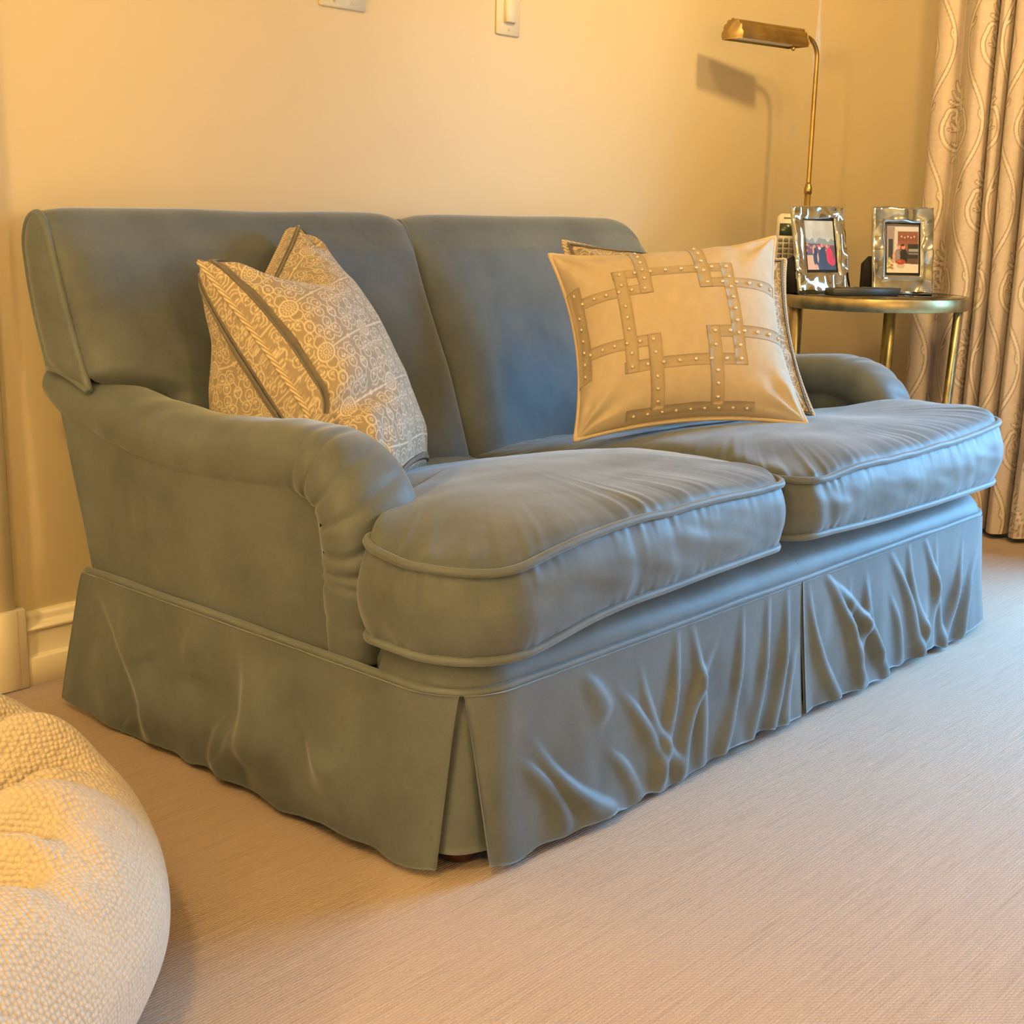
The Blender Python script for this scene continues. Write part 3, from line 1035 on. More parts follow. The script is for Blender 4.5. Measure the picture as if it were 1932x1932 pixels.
def seat_cushion(pts, rad, ztop, zbot, crown, label, seed, droop):
    P, t = round_poly(pts, rad)
    n = len(P)
    cen = np.array([(P[:, 0].min() + P[:, 0].max()) / 2, -0.66])
    Tt = np.roll(P, -1, 0) - np.roll(P, 1, 0)
    Tt /= np.linalg.norm(Tt, axis=1)[:, None]
    No = np.c_[Tt[:, 1], -Tt[:, 0]]
    if (No * (P - cen)).sum() < 0: No = -No
    base = thing('seat_cushion', label, 'cushion', (cen[0], cen[1], zbot), 'sofa seat cushions')
    zt = ztop(P[:, 0], P[:, 1]) + 0.003 * vnoise(t * 9, seed) + 0.0015 * vnoise(t * 22, seed + 1)
    zb = zbot + droop(P[:, 0], P[:, 1]) + 0.003 * vnoise(t * 7, seed + 2)
    rings = []
    # underside
    for f in np.linspace(0.02, 1, 10)[:-1]:
        rings.append(np.c_[cen + (P - cen) * f, zb * f + (zbot + 0.002) * (1 - f)])
    # boxing band, pushed out between the two welts
    ang_w = 0.5 + 0.5 * vnoise(t * 10, seed + 3)
    cor = np.maximum(np.exp(-((P[:, 0] - P[:, 0].min()) / 0.09)**2), np.exp(-((P[:, 0] - P[:, 0].max()) / 0.09)**2)) * (1 - sstep(-0.93, -0.84, P[:, 1]))
    ang_w = np.maximum(ang_w, 1.25 * cor)
    for f in np.linspace(0, 1, 26):
        o = 0.014 * math.sin(PI * f)**0.8
        wr = 0.0016 * vnoise(t * 41 + 1.5 * f, seed + 4) * math.sin(PI * f)**0.5 * ang_w
        wr = wr + 0.0030 * vnoise(t * 13 - 2.0 * f, seed + 5) * math.sin(PI * f)
        gat = 0.0018 * vnoise(t * 88 + 0.6 * f, seed + 6) * (math.exp(-f / 0.10) + math.exp(-(1 - f) / 0.12)) * (0.3 + 0.7 * ang_w)
        wr = wr + 0.0022 * vnoise2(t * 18 + 4 * f, np.full(n, f * 3.0), seed + 11) * math.sin(PI * f)
        q = P + No * (o + wr + gat)[:, None]
        rings.append(np.c_[q, zb * (1 - f) + zt * f])
    # top: crown with gathers fanning in from the welt
    fr = 1 - (np.linspace(0, 1, 64)**1.5)
    for f in fr[1:-1]:
        q = cen + (P - cen) * f
        e = 1 - f
        rise = crown * (1 - f**2.4)**0.80 * (0.35 + 0.65 * np.exp(-((q[:, 1] + 0.74) / 0.27)**2)) + 0.008 * (1 - math.exp(-e / 0.012)) + 0.016 * (1 - math.exp(-e / 0.06))
        reach = 0.05 + 0.10 * (0.5 + 0.5 * vnoise(t * 24, seed + 12))
        g = (vnoise(t * 74, seed + 7) + 0.7 * vnoise(t * 47 + 3, seed + 8)) * (1 + 0.8 * cor)
        gat = 0.0030 * g * np.exp(-e / reach) * (1 - math.exp(-e / 0.010)) * (0.15 + 0.85 * ang_w)
        soft = 0.0055 * vnoise(t * 12 + 0.8 * e, seed + 9) * math.exp(-e / 0.16) * (1 - math.exp(-e / 0.03))
        bumps = (0.006 * vnoise2(q[:, 0] * 6 + 10, q[:, 1] * 6 + 10, seed + 10) + 0.0016 * vnoise2(q[:, 0] * 9 + q[:, 1] * 14 + 10, q[:, 1] * 26 - q[:, 0] * 8 + 30, seed + 13)) * (1 - f**4)
        zq = ztop(q[:, 0], q[:, 1])
        z = zq + (zt - ztop(P[:, 0], P[:, 1])) * math.exp(-e / 0.06) + rise + gat + soft + bumps
        rings.append(np.c_[q, z])
    V = np.concatenate(rings)
    m = len(rings)
    F = [gridf(m, n, False, True)]
    c0, c1 = len(V), len(V) + 1
    V = np.concatenate([V, [[*cen, rings[0][:, 2].mean()], [*cen, rings[-1][:, 2].mean()]]])
    i = np.arange(n); j = (i + 1) % n
    T = np.concatenate([np.stack([np.full(n, c0), i, j], 1), np.stack([np.full(n, c1), (m - 1) * n + j, (m - 1) * n + i], 1)])
    area_ = 0.5 * np.sum(P[:, 0] * np.roll(P[:, 1], -1) - np.roll(P[:, 0], -1) * P[:, 1])
    if area_ < 0:
        F = [F[0][:, ::-1]]; T = T[:, ::-1]
    cov = add('cover', V, [F[0], T], M_velvet, base)
    for z_, o_ in ((zt + 0.004, 0.003), (zb - 0.001, 0.003)):
        V, F = tube(np.c_[P + No * o_, z_][::3], 0.0058, 8, closed=True)
        add('welt', V, F, M_welt, cov)
    return base


def zl(x, y): return 0.398 + 0.012 * np.exp(-((x - 1.46) / 0.30)**2) - 0.075 * sstep(-0.86, -0.32, y) - 0.014 * np.exp(-((x - 1.09) / 0.09)**2) * (1 - sstep(-0.95, -0.85, y))


def zr(x, y): return 0.406 - 0.075 * sstep(-0.86, -0.32, y) - 0.010 * np.exp(-((x - 1.86) / 0.07)**2) * (1 - sstep(-0.95, -0.85, y)) + 0.016 * np.exp(-((x - 2.58) / 0.14)**2) * (1 - sstep(-0.85, -0.6, y))


seat_cushion([(1.820, -0.27), (1.192, -0.27), (1.186, -0.842), (1.050, -0.852), (1.044, -1.050), (1.772, -1.030)], [0.05, 0.04, 0.02, 0.04, 0.10, 0.05], zl, 0.294, 0.014,
             'plump velvet seat cushion on the sofa half that holds the single pillow', 100, lambda x, y: -0.008 * np.exp(-((x - 1.10) / 0.12)**2) * (y < -0.8) + 0.012 * sstep(1.12, 1.40, x))
seat_cushion([(2.480, -0.27), (1.828, -0.27), (1.790, -1.036), (2.588, -1.046), (2.584, -0.852), (2.486, -0.842)], [0.04, 0.05, 0.06, 0.085, 0.04, 0.02], zr, 0.306, 0.014,
             'plump velvet seat cushion under the two leaning pillows beside the side table', 200, lambda x, y: 0.008 * np.exp(-((x - 1.84) / 0.1)**2) * (y < -0.8) + 0.004 * np.exp(-((x - 2.58) / 0.1)**2))


# ------------------------------------------------------------------ printed patterns
def circ(cx, cy, r, a0=0, a1=360, n=26, ry=None):
    t = np.radians(np.linspace(a0, a1, n))
    return np.c_[cx + r * np.cos(t), cy + (ry or r) * np.sin(t)]


def tile_sdf(tw, th, strokes, res):
    nx, ny = int(round(tw / res)), int(round(th / res))
    gx = (np.arange(nx) + 0.5) * tw / nx
    gy = (np.arange(ny) + 0.5) * th / ny
    G = np.stack(np.meshgrid(gx, gy, indexing='ij'), -1)
    D = np.full((nx, ny), 1.0)
    for pts, r0, r1 in strokes:
        pts = np.atleast_2d(np.array(pts, float))
        if len(pts) == 1: pts = np.concatenate([pts, pts + 1e-6])
        rads = np.linspace(r0, r1, len(pts))
        for ox in (-1, 0, 1):
            for oy in (-1, 0, 1):
                q = pts + (ox * tw, oy * th)
                mg = 0.012
                if q[:, 0].max() < -mg or q[:, 0].min() > tw + mg or q[:, 1].max() < -mg or q[:, 1].min() > th + mg: continue
                for k in range(len(q) - 1):
                    a, b = q[k], q[k + 1]
                    lo = np.minimum(a, b) - mg; hi = np.maximum(a, b) + mg
                    i0, i1 = np.searchsorted(gx, [lo[0], hi[0]]); j0, j1 = np.searchsorted(gy, [lo[1], hi[1]])
                    if i0 >= i1 or j0 >= j1: continue
                    g = G[i0:i1, j0:j1]
                    ab = b - a
                    t = np.clip(((g - a) @ ab) / (ab @ ab + 1e-18), 0, 1)
                    d = np.hypot(g[..., 0] - a[0] - t * ab[0], g[..., 1] - a[1] - t * ab[1]) - (rads[k] + (rads[k + 1] - rads[k]) * t)
                    np.minimum(D[i0:i1, j0:j1], d, out=D[i0:i1, j0:j1])
    return D


def tile_sample(D, tw, th, u, v):
    nx, ny = D.shape
    x = (u / tw * nx - 0.5); y = (v / th * ny - 0.5)
    i = np.floor(x).astype(int); j = np.floor(y).astype(int)
    f, g = x - i, y - j
    i0, i1, j0, j1 = i % nx, (i + 1) % nx, j % ny, (j + 1) % ny
    return D[i0, j0] * (1 - f) * (1 - g) + D[i1, j0] * f * (1 - g) + D[i0, j1] * (1 - f) * g + D[i1, j1] * f * g


def pillow_tile():
    w_, h_ = 0.118, 0.098
    st = []
    lw = 0.00095
    st.append((circ(0, 0, 0.0155, ry=0.0140), lw * 1.5, lw * 1.5))
    st.append((circ(0, 0, 0.0050), lw, lw))
    st.append(([(0, 0)], 0.0018, 0.0018))
    for k in range(14):
        a = k * 2 * PI / 14
        st.append(([(0.0085 * math.cos(a), 0.0080 * math.sin(a)), (0.0112 * math.cos(a), 0.0105 * math.sin(a))], 0.0011, 0.0011))
    st.append(([(0.0155, 0), (w_ - 0.0155, 0)], lw * 1.5, lw * 1.5))
    st.append((circ(w_ / 2, 0, 0.003), lw, lw))

    def tref(x, y, a, s=1.0):
        for d in (-50, 0, 50):
            b = math.radians(a + d)
            st.append(([(x + 0.0042 * s * math.cos(b), y + 0.0042 * s * math.sin(b))], 0.0019 * s, 0.0019 * s))
        b = math.radians(a + 180)
        st.append(([(x, y), (x + 0.0045 * s * math.cos(b), y + 0.0045 * s * math.sin(b))], 0.0007, 0.0007))

    for sx in (-1, 1):
        for sy in (-1, 1):
            st.append((circ(sx * 0.0235, sy * 0.0195, 0.0098, 0, 330), lw, lw)); tref(sx * 0.0235, sy * 0.0195, 90 * sy)
            st.append((circ(sx * 0.0445, sy * 0.0215, 0.0090, 30, 360), lw, lw)); tref(sx * 0.0445, sy * 0.0215, 90 * sy + 30 * sx, 0.9)
            st.append((circ(sx * 0.0115, sy * 0.0350, 0.0078, -40, 250), lw, lw)); tref(sx * 0.0115, sy * 0.0350, -90 * sy, 0.8)
            st.append((circ(sx * 0.0340, sy * 0.0385, 0.0088, 0, 360), lw, lw)); tref(sx * 0.0340, sy * 0.0385, -90 * sy, 0.85)
            st.append((catmull([(sx * 0.009, sy * 0.012), (sx * 0.010, sy * 0.022), (0.0, sy * 0.030)], 10), lw, lw))
            st.append((catmull([(sx * 0.033, sy * 0.013), (sx * 0.038, sy * 0.007), (sx * 0.052, sy * 0.010)], 10), lw, lw))
            st.append((catmull([(sx * 0.0515, sy * 0.030), (sx * 0.056, sy * 0.038), (sx * 0.050, sy * 0.049)], 10), lw, lw))
            st.append(([(sx * 0.0195, sy * 0.0055), (sx * 0.0225, sy * 0.0055)], 0.0016, 0.0004))
            st.append(([(sx * 0.031, sy * 0.0280), (sx * 0.034, sy * 0.0300)], lw, lw))
    st.append((circ(0, h_ / 2, 0.0082, ry=0.0095), lw * 1.3, lw * 1.3))
    st.append(([(0, h_ / 2 + 0.004), (0.0026, h_ / 2), (0, h_ / 2 - 0.004), (-0.0026, h_ / 2), (0, h_ / 2 + 0.004)], 0.0007, 0.0007))
    st.append((circ(w_ / 2, h_ / 2, 0.0090), lw, lw))
    tref(w_ / 2, h_ / 2, 90, 1.0)
    return tile_sdf(w_, h_, st, 0.0007), w_, h_


def curtain_tile():
    w_, h_ = 0.26, 0.40
    st = []
    y = np.linspace(0, h_, 60)
    for s in (-1, 1):
        x = s * (0.065 + 0.032 * np.cos(2 * PI * y / h_))
        st.append((np.c_[x, y], 0.0040, 0.0040))
    x2 = [0.0, w_ / 2]
    for cx, cy in ((0.0, 0.0), (w_ / 2, h_ / 2)):
        def q(*pp): return catmull([(cx + a, cy + b) for a, b in pp], 14)
        st.append((circ(cx, cy - 0.010, 0.050, 150, 390, 34, ry=0.054), 0.0046, 0.0046))
        # palmette inside the ring
        st.append((q((0, -0.050), (0.003, -0.03), (0.0, -0.008), (0.004, 0.010)), 0.0050, 0.0105))
        for s in (-1, 1):
            st.append((q((0, -0.012), (s * 0.014, -0.008), (s * 0.026, 0.004)), 0.0062, 0.0030))
            st.append((q((0, -0.004), (s * 0.012, 0.008), (s * 0.016, 0.022)), 0.0062, 0.0026))
            st.append((q((0, -0.050), (s * 0.010, -0.050), (s * 0.020, -0.044)), 0.0050, 0.0022))
            st.append((q((s * 0.006, -0.012), (s * 0.020, -0.014), (s * 0.034, -0.010)), 0.0030, 0.0016))
        st.append((q((0, 0.0), (0, 0.016), (0, 0.030)), 0.0060, 0.0022))
        # hooks of the ring
        st.append((q((-0.043, 0.017), (-0.034, 0.036), (-0.016, 0.036), (-0.012, 0.022), (-0.022, 0.018)), 0.0046, 0.0042))
        st.append((q((0.043, 0.017), (0.034, 0.036), (0.018, 0.040), (0.008, 0.046)), 0.0046, 0.0042))
        # leaf crown above
        st.append((q((0.012, 0.042), (0.008, 0.066), (0.0, 0.092), (-0.004, 0.118)), 0.0090, 0.0030))
        for s, k in ((-1, 1.0), (1, 0.9)):
            st.append((q((0.008, 0.060), (s * 0.016, 0.066), (s * 0.028 * k, 0.082)), 0.0065, 0.0026))
            st.append((q((0.006, 0.074), (s * 0.014, 0.088), (s * 0.020 * k, 0.106)), 0.0062, 0.0024))
            st.append((q((0.010, 0.052), (s * 0.020, 0.052), (s * 0.034 * k, 0.058)), 0.0058, 0.0030))
        # small leaf below
        st.append((q((0, -0.068), (0.002, -0.084), (-0.004, -0.100)), 0.0040, 0.0020))
        for s in (-1, 1): st.append((q((0, -0.074), (s * 0.010, -0.080), (s * 0.016, -0.092)), 0.0042, 0.0018))
        # thorn on each stem
        st.append((q((0.097, 0.010), (0.088, 0.020), (0.086, 0.034)), 0.0040, 0.0012))
        st.append((q((0.040, -0.165), (0.052, -0.158), (0.056, -0.146)), 0.0040, 0.0012))
    return tile_sdf(w_, h_, st, 0.0014), w_, h_


PT, PTW, PTH = pillow_tile()
CT, CTW, CTH = curtain_tile()


# ------------------------------------------------------------------ pillows
class Pillow:
    def __init__(s, A, B, C, D, H, k=0.06, p=0.52, flip=1, deform=None, seed=0, size=0.5, Hb=None):
        s.A, s.B, s.C, s.D = [np.array(q, float) for q in (A, B, C, D)]
        n = np.cross(s.B - s.A, s.C - s.A)
        s.N = flip * n / np.linalg.norm(n)
        s.Hb = Hb if Hb is not None else H
        s.H, s.k, s.p, s.deform, s.seed, s.size = H, k, p, deform, seed, size

    def pos(s, a, b, side, lift=0.0):
        a = np.asarray(a, float); b = np.asarray(b, float)
        a2 = a * (1 - s.k * (1 - b * b) * np.abs(a)**1.5)
        b2 = b * (1 - s.k * (1 - a * a) * np.abs(b)**1.5)
        wl, wr, wb, wt = (1 - a2) / 2, (1 + a2) / 2, (1 - b2) / 2, (1 + b2) / 2
        P = (wl * wt)[..., None] * s.A + (wr * wt)[..., None] * s.B + (wl * wb)[..., None] * s.C + (wr * wb)[..., None] * s.D
        ea = np.clip(1 - a * a, 0, 1); eb = np.clip(1 - b * b, 0, 1)
        T = (s.H if side > 0 else s.Hb) * (ea * eb)**s.p
        da, db = 1 - np.abs(a), 1 - np.abs(b)
        sd = s.seed + (3 if side > 0 else 0)
        w = 0.0065 * vnoise(b * 7 + 2 * np.sign(a), sd) * np.exp(-da / 0.22) * np.clip(da / 0.06, 0, 1)
        w = w + 0.0060 * vnoise(a * 7 + 2 * np.sign(b), sd + 1) * np.exp(-db / 0.22) * np.clip(db / 0.06, 0, 1)
        w = w + 0.0022 * vnoise(b * 19 + 1, sd + 2) * np.exp(-da / 0.12) * np.clip(da / 0.06, 0, 1)
        w = w + 0.004 * vnoise2(a * 2.2 + 9, b * 2.2 + 9, sd + 5) * (ea * eb)
        # folds running in from the corners
        for sa in (-1, 1):
            for sb in (-1, 1):
                r = np.hypot(a - sa, b - sb)
                an = np.arctan2(np.abs(b - sb) + 1e-9, np.abs(a - sa) + 1e-9)
                w = w + 0.0055 * np.sin(an * 9 + 2 * sa + sb + sd) * np.exp(-((r - 0.30) / 0.20)**2) * np.sin(2 * an)
        P = P + s.N * (side * (T + lift + w * sstep(0, 0.1, np.minimum(da, db))))[..., None]
        if s.deform: P = s.deform(P, a, b, side, s)
        return P

    def face(s, side, n):
        g = np.sin(np.linspace(-PI / 2, PI / 2, n))
        g = 0.65 * g + 0.35 * np.linspace(-1, 1, n)
        a, b = np.meshgrid(g, g, indexing='ij')
        return s.pos(a, b, side), a, b

    def mesh(s, n):
        P1, a, b = s.face(1, n)
        P2, _, _ = s.face(-1, n)
        f = gridf(n, n)
        V = np.concatenate([P1.reshape(-1, 3), P2.reshape(-1, 3)])
        nn = np.cross(P1[n // 2 + 1, n // 2] - P1[n // 2, n // 2], P1[n // 2, n // 2 + 1] - P1[n // 2, n // 2])
        if nn @ s.N < 0: f = f[:, ::-1]
        return V, [np.concatenate([f, f[:, ::-1] + n * n])], np.r_[a.ravel(), a.ravel()], np.r_[b.ravel(), b.ravel()]

    def seam(s, n=90):
        t = np.linspace(-1, 1, n)[:-1]
        a = np.concatenate([t, np.ones(n - 1), -t, -np.ones(n - 1)])
        b = np.concatenate([np.ones(n - 1), -t, -np.ones(n - 1), t])
        return s.pos(a, b, 1)

    def strip(s, a0, a1, b0, b1, side, lift, step=0.03):
        na = max(2, int(abs(a1 - a0) / step) + 1); nb = max(2, int(abs(b1 - b0) / step) + 1)
        a, b = np.meshgrid(np.linspace(a0, a1, na), np.linspace(b0, b1, nb), indexing='ij')
        P = s.pos(a, b, side, lift)
        Q = s.pos(a, b, side, -0.004)
        k = na * nb
        f = gridf(na, nb)
        loop = np.concatenate([np.arange(nb), nb * np.arange(1, na) + nb - 1, (na - 1) * nb + np.arange(nb - 2, -1, -1), nb * np.arange(na - 2, 0, -1)])
        l2 = np.roll(loop, -1)
        F = np.concatenate([f, f[:, ::-1] + k, np.stack([loop, loop + k, l2 + k, l2], 1)])
        n = np.cross(P[1, 0] - P[0, 0], P[0, 1] - P[0, 0])
        if n @ (s.N * side) < 0: F = F[:, ::-1]
        return np.concatenate([P.reshape(-1, 3), Q.reshape(-1, 3)]), F

    def normal(s, a, b, side):
        e = 0.01
        p0 = s.pos(np.array([a - e, a + e, a, a]), np.array([b, b, b - e, b + e]), side)
        n = np.cross(p0[1] - p0[0], p0[3] - p0[2])
        n /= np.linalg.norm(n)
        return n if n @ (s.N * side) > 0 else -n


def trimmed_pillow(pl, label, n):
    base = thing('throw_pillow', label, 'pillow', tuple((pl.C + pl.D) / 2), 'patterned trimmed pillows')
    V, F, a, b = pl.mesh(n)
    uv = []
    for k in (0, 1):
        P = V[k * n * n:(k + 1) * n * n].reshape(n, n, 3)
        uu = np.concatenate([np.zeros((1, n)), np.cumsum(np.linalg.norm(np.diff(P, axis=0), axis=2), 0)])
        vv = np.concatenate([np.zeros((n, 1)), np.cumsum(np.linalg.norm(np.diff(P, axis=1), axis=2), 1)], 1)
        uv.append((uu - uu[n // 2][None, :], vv - vv[:, n // 2][:, None]))
    d = np.concatenate([tile_sample(PT, PTW, PTH, q[0] + 0.03, q[1] + 0.02).ravel() for q in uv])
    add('cover', V, F, M_print, base, attrs={'fill': 1 - sstep(-0.0005, 0.0005, d)})
    V, F = tube(pl.seam(110), 0.0052, 8, closed=True)
    add('cord', V, F, M_cord, base)
    for side in (1, -1):
        e, wd = 0.975, 0.022
        parts = [pl.strip(-e, -e + wd, -e, e, side, 0.0048), pl.strip(e - wd, e, -e, e, side, 0.0048), pl.strip(-e, e, e - wd, e, side, 0.0052), pl.strip(-e, e, -e, -e + wd, side, 0.0052)]
        V, F = join(parts)
        add('ribbon_border', V, F, M_ribbon, base)
    return base


def chop(P, a, b, side, s):
    # the top edge is dented in the middle
    k = (1 - np.abs(a + 0.12)**0.85).clip(0, 1) * sstep(0.10, 1.0, b)
    P = P + np.array((0.0, -0.01, -0.095)) * k[..., None]
    if side < 0:
        w = np.exp(-((a + 0.45) / 0.42)**2) * np.clip((1 - a * a) * 2.5, 0, 1)**0.7 * sstep(1.0, -0.35, b) * np.clip((1 + b) * 4, 0, 1)
        P = P + np.array((-0.667, 0.745, 0.02)) * (0.100 * w)[..., None]
    else:
        P = P - s.N * (0.016 * np.clip((1 - a * a) * (1 - b * b), 0, 1)**0.6)[..., None]
    # pinched by the sofa arm low on the near edge
    q = np.exp(-((b + 0.50 + 0.10 * a) / 0.09)**2) * (1 - sstep(-0.95, 0.1, a))
    P = P - s.N * (side * 0.030 * q)[..., None]
    return P


pl_left = Pillow((1.205, -0.315, 0.728), (1.50, -0.170, 0.765), (1.215, -0.700, 0.388), (1.54, -0.465, 0.372), 0.125, k=0.05, p=0.40, flip=-1, deform=chop, seed=300, size=0.48)
trimmed_pillow(pl_left, 'patterned taupe pillow with grey ribbon borders, alone beside the near sofa arm', 356)
nrm = np.array((-0.30, -0.60, 0.74))
pl_lin = Pillow((1.905, -0.418, 0.727), (2.228, -0.700, 0.767), (1.795, -0.583, 0.412), (2.130, -0.850, 0.439), 0.098, k=0.13, p=0.48, seed=320, size=0.43, Hb=0.045)
off = -pl_lin.N if pl_lin.N[1] < 0 else pl_lin.N
if pl_lin.N[1] > 0: pl_lin.N = -pl_lin.N
pl_back = Pillow((2.022, -0.352, 0.749), (2.338, -0.660, 0.722), (1.905, -0.512, 0.422), (2.222, -0.815, 0.434), 0.050, k=0.10, p=0.42, seed=340, size=0.43, Hb=0.090)
if pl_back.N[1] > 0: pl_back.N = -pl_back.N
trimmed_pillow(pl_back, 'patterned taupe pillow mostly hidden behind the cream studded pillow', 200)


def linen_pillow():
    base = thing('throw_pillow', 'cream linen pillow with interlaced taupe bands and pearl studs', 'pillow', tuple((pl_lin.C + pl_lin.D) / 2))
    V, F, a, b = pl_lin.mesh(150)
    add('cover', V, F, M_linen, base)
    V, F = tube(pl_lin.seam(110), 0.0046, 8, closed=True)
    add('piping', V, F, M_linen_pipe, base)
    hw = 0.0285

    def A_(u): return u * 2 - 1
    def B_(v): return 1 - v * 2
    H = [(0.240, 0.210, 0.745), (0.742, 0.205, 0.745), (0.345, 0.015, 0.375), (0.338, 0.575, 0.985), (0.622, 0.015, 0.375), (0.604, 0.570, 0.985), (0.975, 0.21, 0.765)]
    Vv = [(0.242, 0.212, 0.770), (0.714, 0.212, 0.770), (0.347, 0.015, 0.373), (0.604, 0.015, 0.366), (0.345, 0.594, 0.962), (0.600, 0.576, 0.962), (0.022, 0.25, 0.75)]
    studs = []
    for i, (v, u0, u1) in enumerate(H):
        V, F = pl_lin.strip(A_(u0), A_(u1), B_(v + hw), B_(v - hw), 1, 0.0006 + 0.0001 * i)
        add('applique_band', V, [F], M_linen_band, base)
        m = int(round((u1 - u0 - 0.06) / 0.066)) + 1
        for u in np.linspace(u0 + 0.034, u1 - 0.034, m): studs.append((u, v))
    for i, (u, v0, v1) in enumerate(Vv):
        V, F = pl_lin.strip(A_(u - hw), A_(u + hw), B_(v1), B_(v0), 1, 0.0013 + 0.0001 * i)
        add('applique_band', V, [F], M_linen_band, base)
        m = int(round((v1 - v0 - 0.06) / 0.066)) + 1
        for v in np.linspace(v0 + 0.034, v1 - 0.034, m): studs.append((u, v))
    keep = []
    for s_ in studs:
        if all(math.hypot(s_[0] - k[0], s_[1] - k[1]) > 0.03 for k in keep): keep.append(s_)
    sp, sf = lathe([(0.0036, 0.0), (0.0034, 0.0013), (0.0025, 0.0025), (0.0010, 0.0031)], (0, 0, 0), 8)
    me = None
    for u, v in keep:
        a, b = A_(u), B_(v)
        p = pl_lin.pos(np.array([a]), np.array([b]), 1, 0.0018)[0]
        nn = Vector(pl_lin.normal(a, b, 1))
        if me is None:
            o = add('stud', sp, sf, M_stud, base, loc=None)
            o.data.transform(Matrix.Translation(Vector(WLOC[base])))
            me = o.data
        else:
            o = bpy.data.objects.new('stud', me)
            COL.objects.link(o)
            o.parent = base
        o.location = Vector(p) - Vector(WLOC[base])
        o.rotation_mode = 'QUATERNION'
        o.rotation_quaternion = nn.to_track_quat('Z', 'Y')
    return base


linen_pillow()

# ------------------------------------------------------------------ curtain
def curtain():
    base = thing('curtain', 'long cream curtain embroidered with scrolls, gathered beside the window', 'curtain', (3.42, -0.70, 0.012))
    xs = [(-0.428, 3.470), (-0.432, 3.430), (-0.440, 3.385), (-0.458, 3.358), (-0.482, 3.356), (-0.502, 3.374), (-0.512, 3.384), (-0.524, 3.372), (-0.548, 3.346), (-0.574, 3.336), (-0.594, 3.350), (-0.604, 3.395),
          (-0.607, 3.440), (-0.611, 3.395), (-0.620, 3.350), (-0.632, 3.342), (-0.643, 3.360), (-0.648, 3.410), (-0.652, 3.362), (-0.664, 3.338), (-0.685, 3.336), (-0.699, 3.356), (-0.706, 3.41), (-0.709, 3.455), (-0.713, 3.40),
          (-0.722, 3.350), (-0.738, 3.332), (-0.755, 3.342), (-0.765, 3.385), (-0.769, 3.430), (-0.774, 3.38), (-0.784, 3.342), (-0.802, 3.330), (-0.820, 3.345), (-0.829, 3.40), (-0.834, 3.43), (-0.840, 3.39), (-0.852, 3.345), (-0.872, 3.335),
          (-0.892, 3.352), (-0.902, 3.41), (-0.910, 3.36), (-0.928, 3.34), (-0.950, 3.352), (-0.962, 3.40), (-0.972, 3.45)]
    vis = xs[:33]
    rest = xs[32:]
    y0 = -0.972
    while y0 > -1.20:
        rest += [(y0 - 0.010, 3.40), (y0 - 0.024, 3.345), (y0 - 0.040, 3.335), (y0 - 0.054, 3.36), (y0 - 0.060, 3.44)]
        y0 -= 0.062
    c = np.concatenate([catmull(xs, 2000)[:1], catmull(vis, 540)[1:], catmull(rest, 240)[1:]])
    nu = len(c)
    u = np.r_[0, np.cumsum(np.linalg.norm(np.diff(c, axis=0), axis=1))]
    z = np.concatenate([np.linspace(0.014, 1.50, 470), np.linspace(1.505, 2.32, 110)])
    nz = len(z)
    t = (z / 2.32)[None, :]
    Y = c[:, :1] + 0 * t
    X = c[:, 1:] + 0 * t
    mid = 3.385
    X = mid + (X - mid) * (1.0 + 0.10 * (1 - t))
    Y = Y + 0.012 * (1 - t)**2 * vnoise(u[:, None] * 5, 6) + 0.005 * vnoise2(u[:, None] * 6, z[None, :] * 3, 9) * (1 - t)
    Y = Y + 0.018 * np.exp(-u[:, None] / 0.16) * sstep(1.0, 0.2, z)[None, :] * 0.9
    X = X + 0.006 * vnoise2(u[:, None] * 7, z[None, :] * 2.5, 19)
    Z = z[None, :] + 0 * X
    d = tile_sample(CT, CTW, CTH, u[:, None] + 0.062 + 0 * X, Z + 0.155)
    fill = 1 - sstep(-0.0008, 0.0008, d)
    line = sstep(-0.0006, 0.0004, d) * (1 - sstep(0.0018, 0.0032, d))
    P = np.stack([X, Y, Z], 2)
    V = P.reshape(-1, 3)
    du = np.gradient(P, axis=0); dv = np.gradient(P, axis=1)
    n = np.cross(du, dv); n /= np.linalg.norm(n, axis=2)[..., None]
    f = gridf(nu, nz)
    # back layer, coarse lining
    Q = (P - n * 0.003)[::5, ::6]
    s0 = -1 if n[:400, 200, 0].mean() > 0 else 1
    if s0 < 0:
        f = f[:, ::-1]; Q = (P + n * 0.003)[::5, ::6]
    add('cloth', V, [f], M_curtain, base, attrs={'fill': fill.ravel(), 'line': line.ravel()})
    fq = gridf(*Q.shape[:2])
    add('lining', Q.reshape(-1, 3), [fq if s0 < 0 else fq[:, ::-1]], M_linen_pipe, base)
    hemz = c[::3]
    return base


curtain()

# ------------------------------------------------------------------ side table
TC = np.array((3.050, -0.481)); TZ = 0.625; TR = 0.236
table = thing('side_table', 'round glass-topped side table with an aged brass rim, between sofa and curtain', 'table', (TC[0], TC[1], 0.0))
V, F = lathe([(TR - 0.020, TZ - 0.030), (TR - 0.001, TZ - 0.030), (TR, TZ - 0.029), (TR, TZ - 0.001), (TR - 0.001, TZ), (TR - 0.007, TZ), (TR - 0.008, TZ - 0.004), (TR - 0.020, TZ - 0.005)], (TC[0], TC[1], 0), 72)
F = [F[0], np.stack([np.arange(72), (np.arange(72) + 1) % 72, 7 * 72 + (np.arange(72) + 1) % 72, 7 * 72 + np.arange(72)], 1)]
o = add('rim', V, F, M_brass_table, table, smooth=False)
V, F = lathe([(TR - 0.0095, TZ - 0.0045), (TR - 0.0085, TZ - 0.0005), (TR - 0.0095, TZ + 0.0002)], (TC[0], TC[1], 0), 72)
add('glass_top', V, F, M_glass, table, smooth=False)
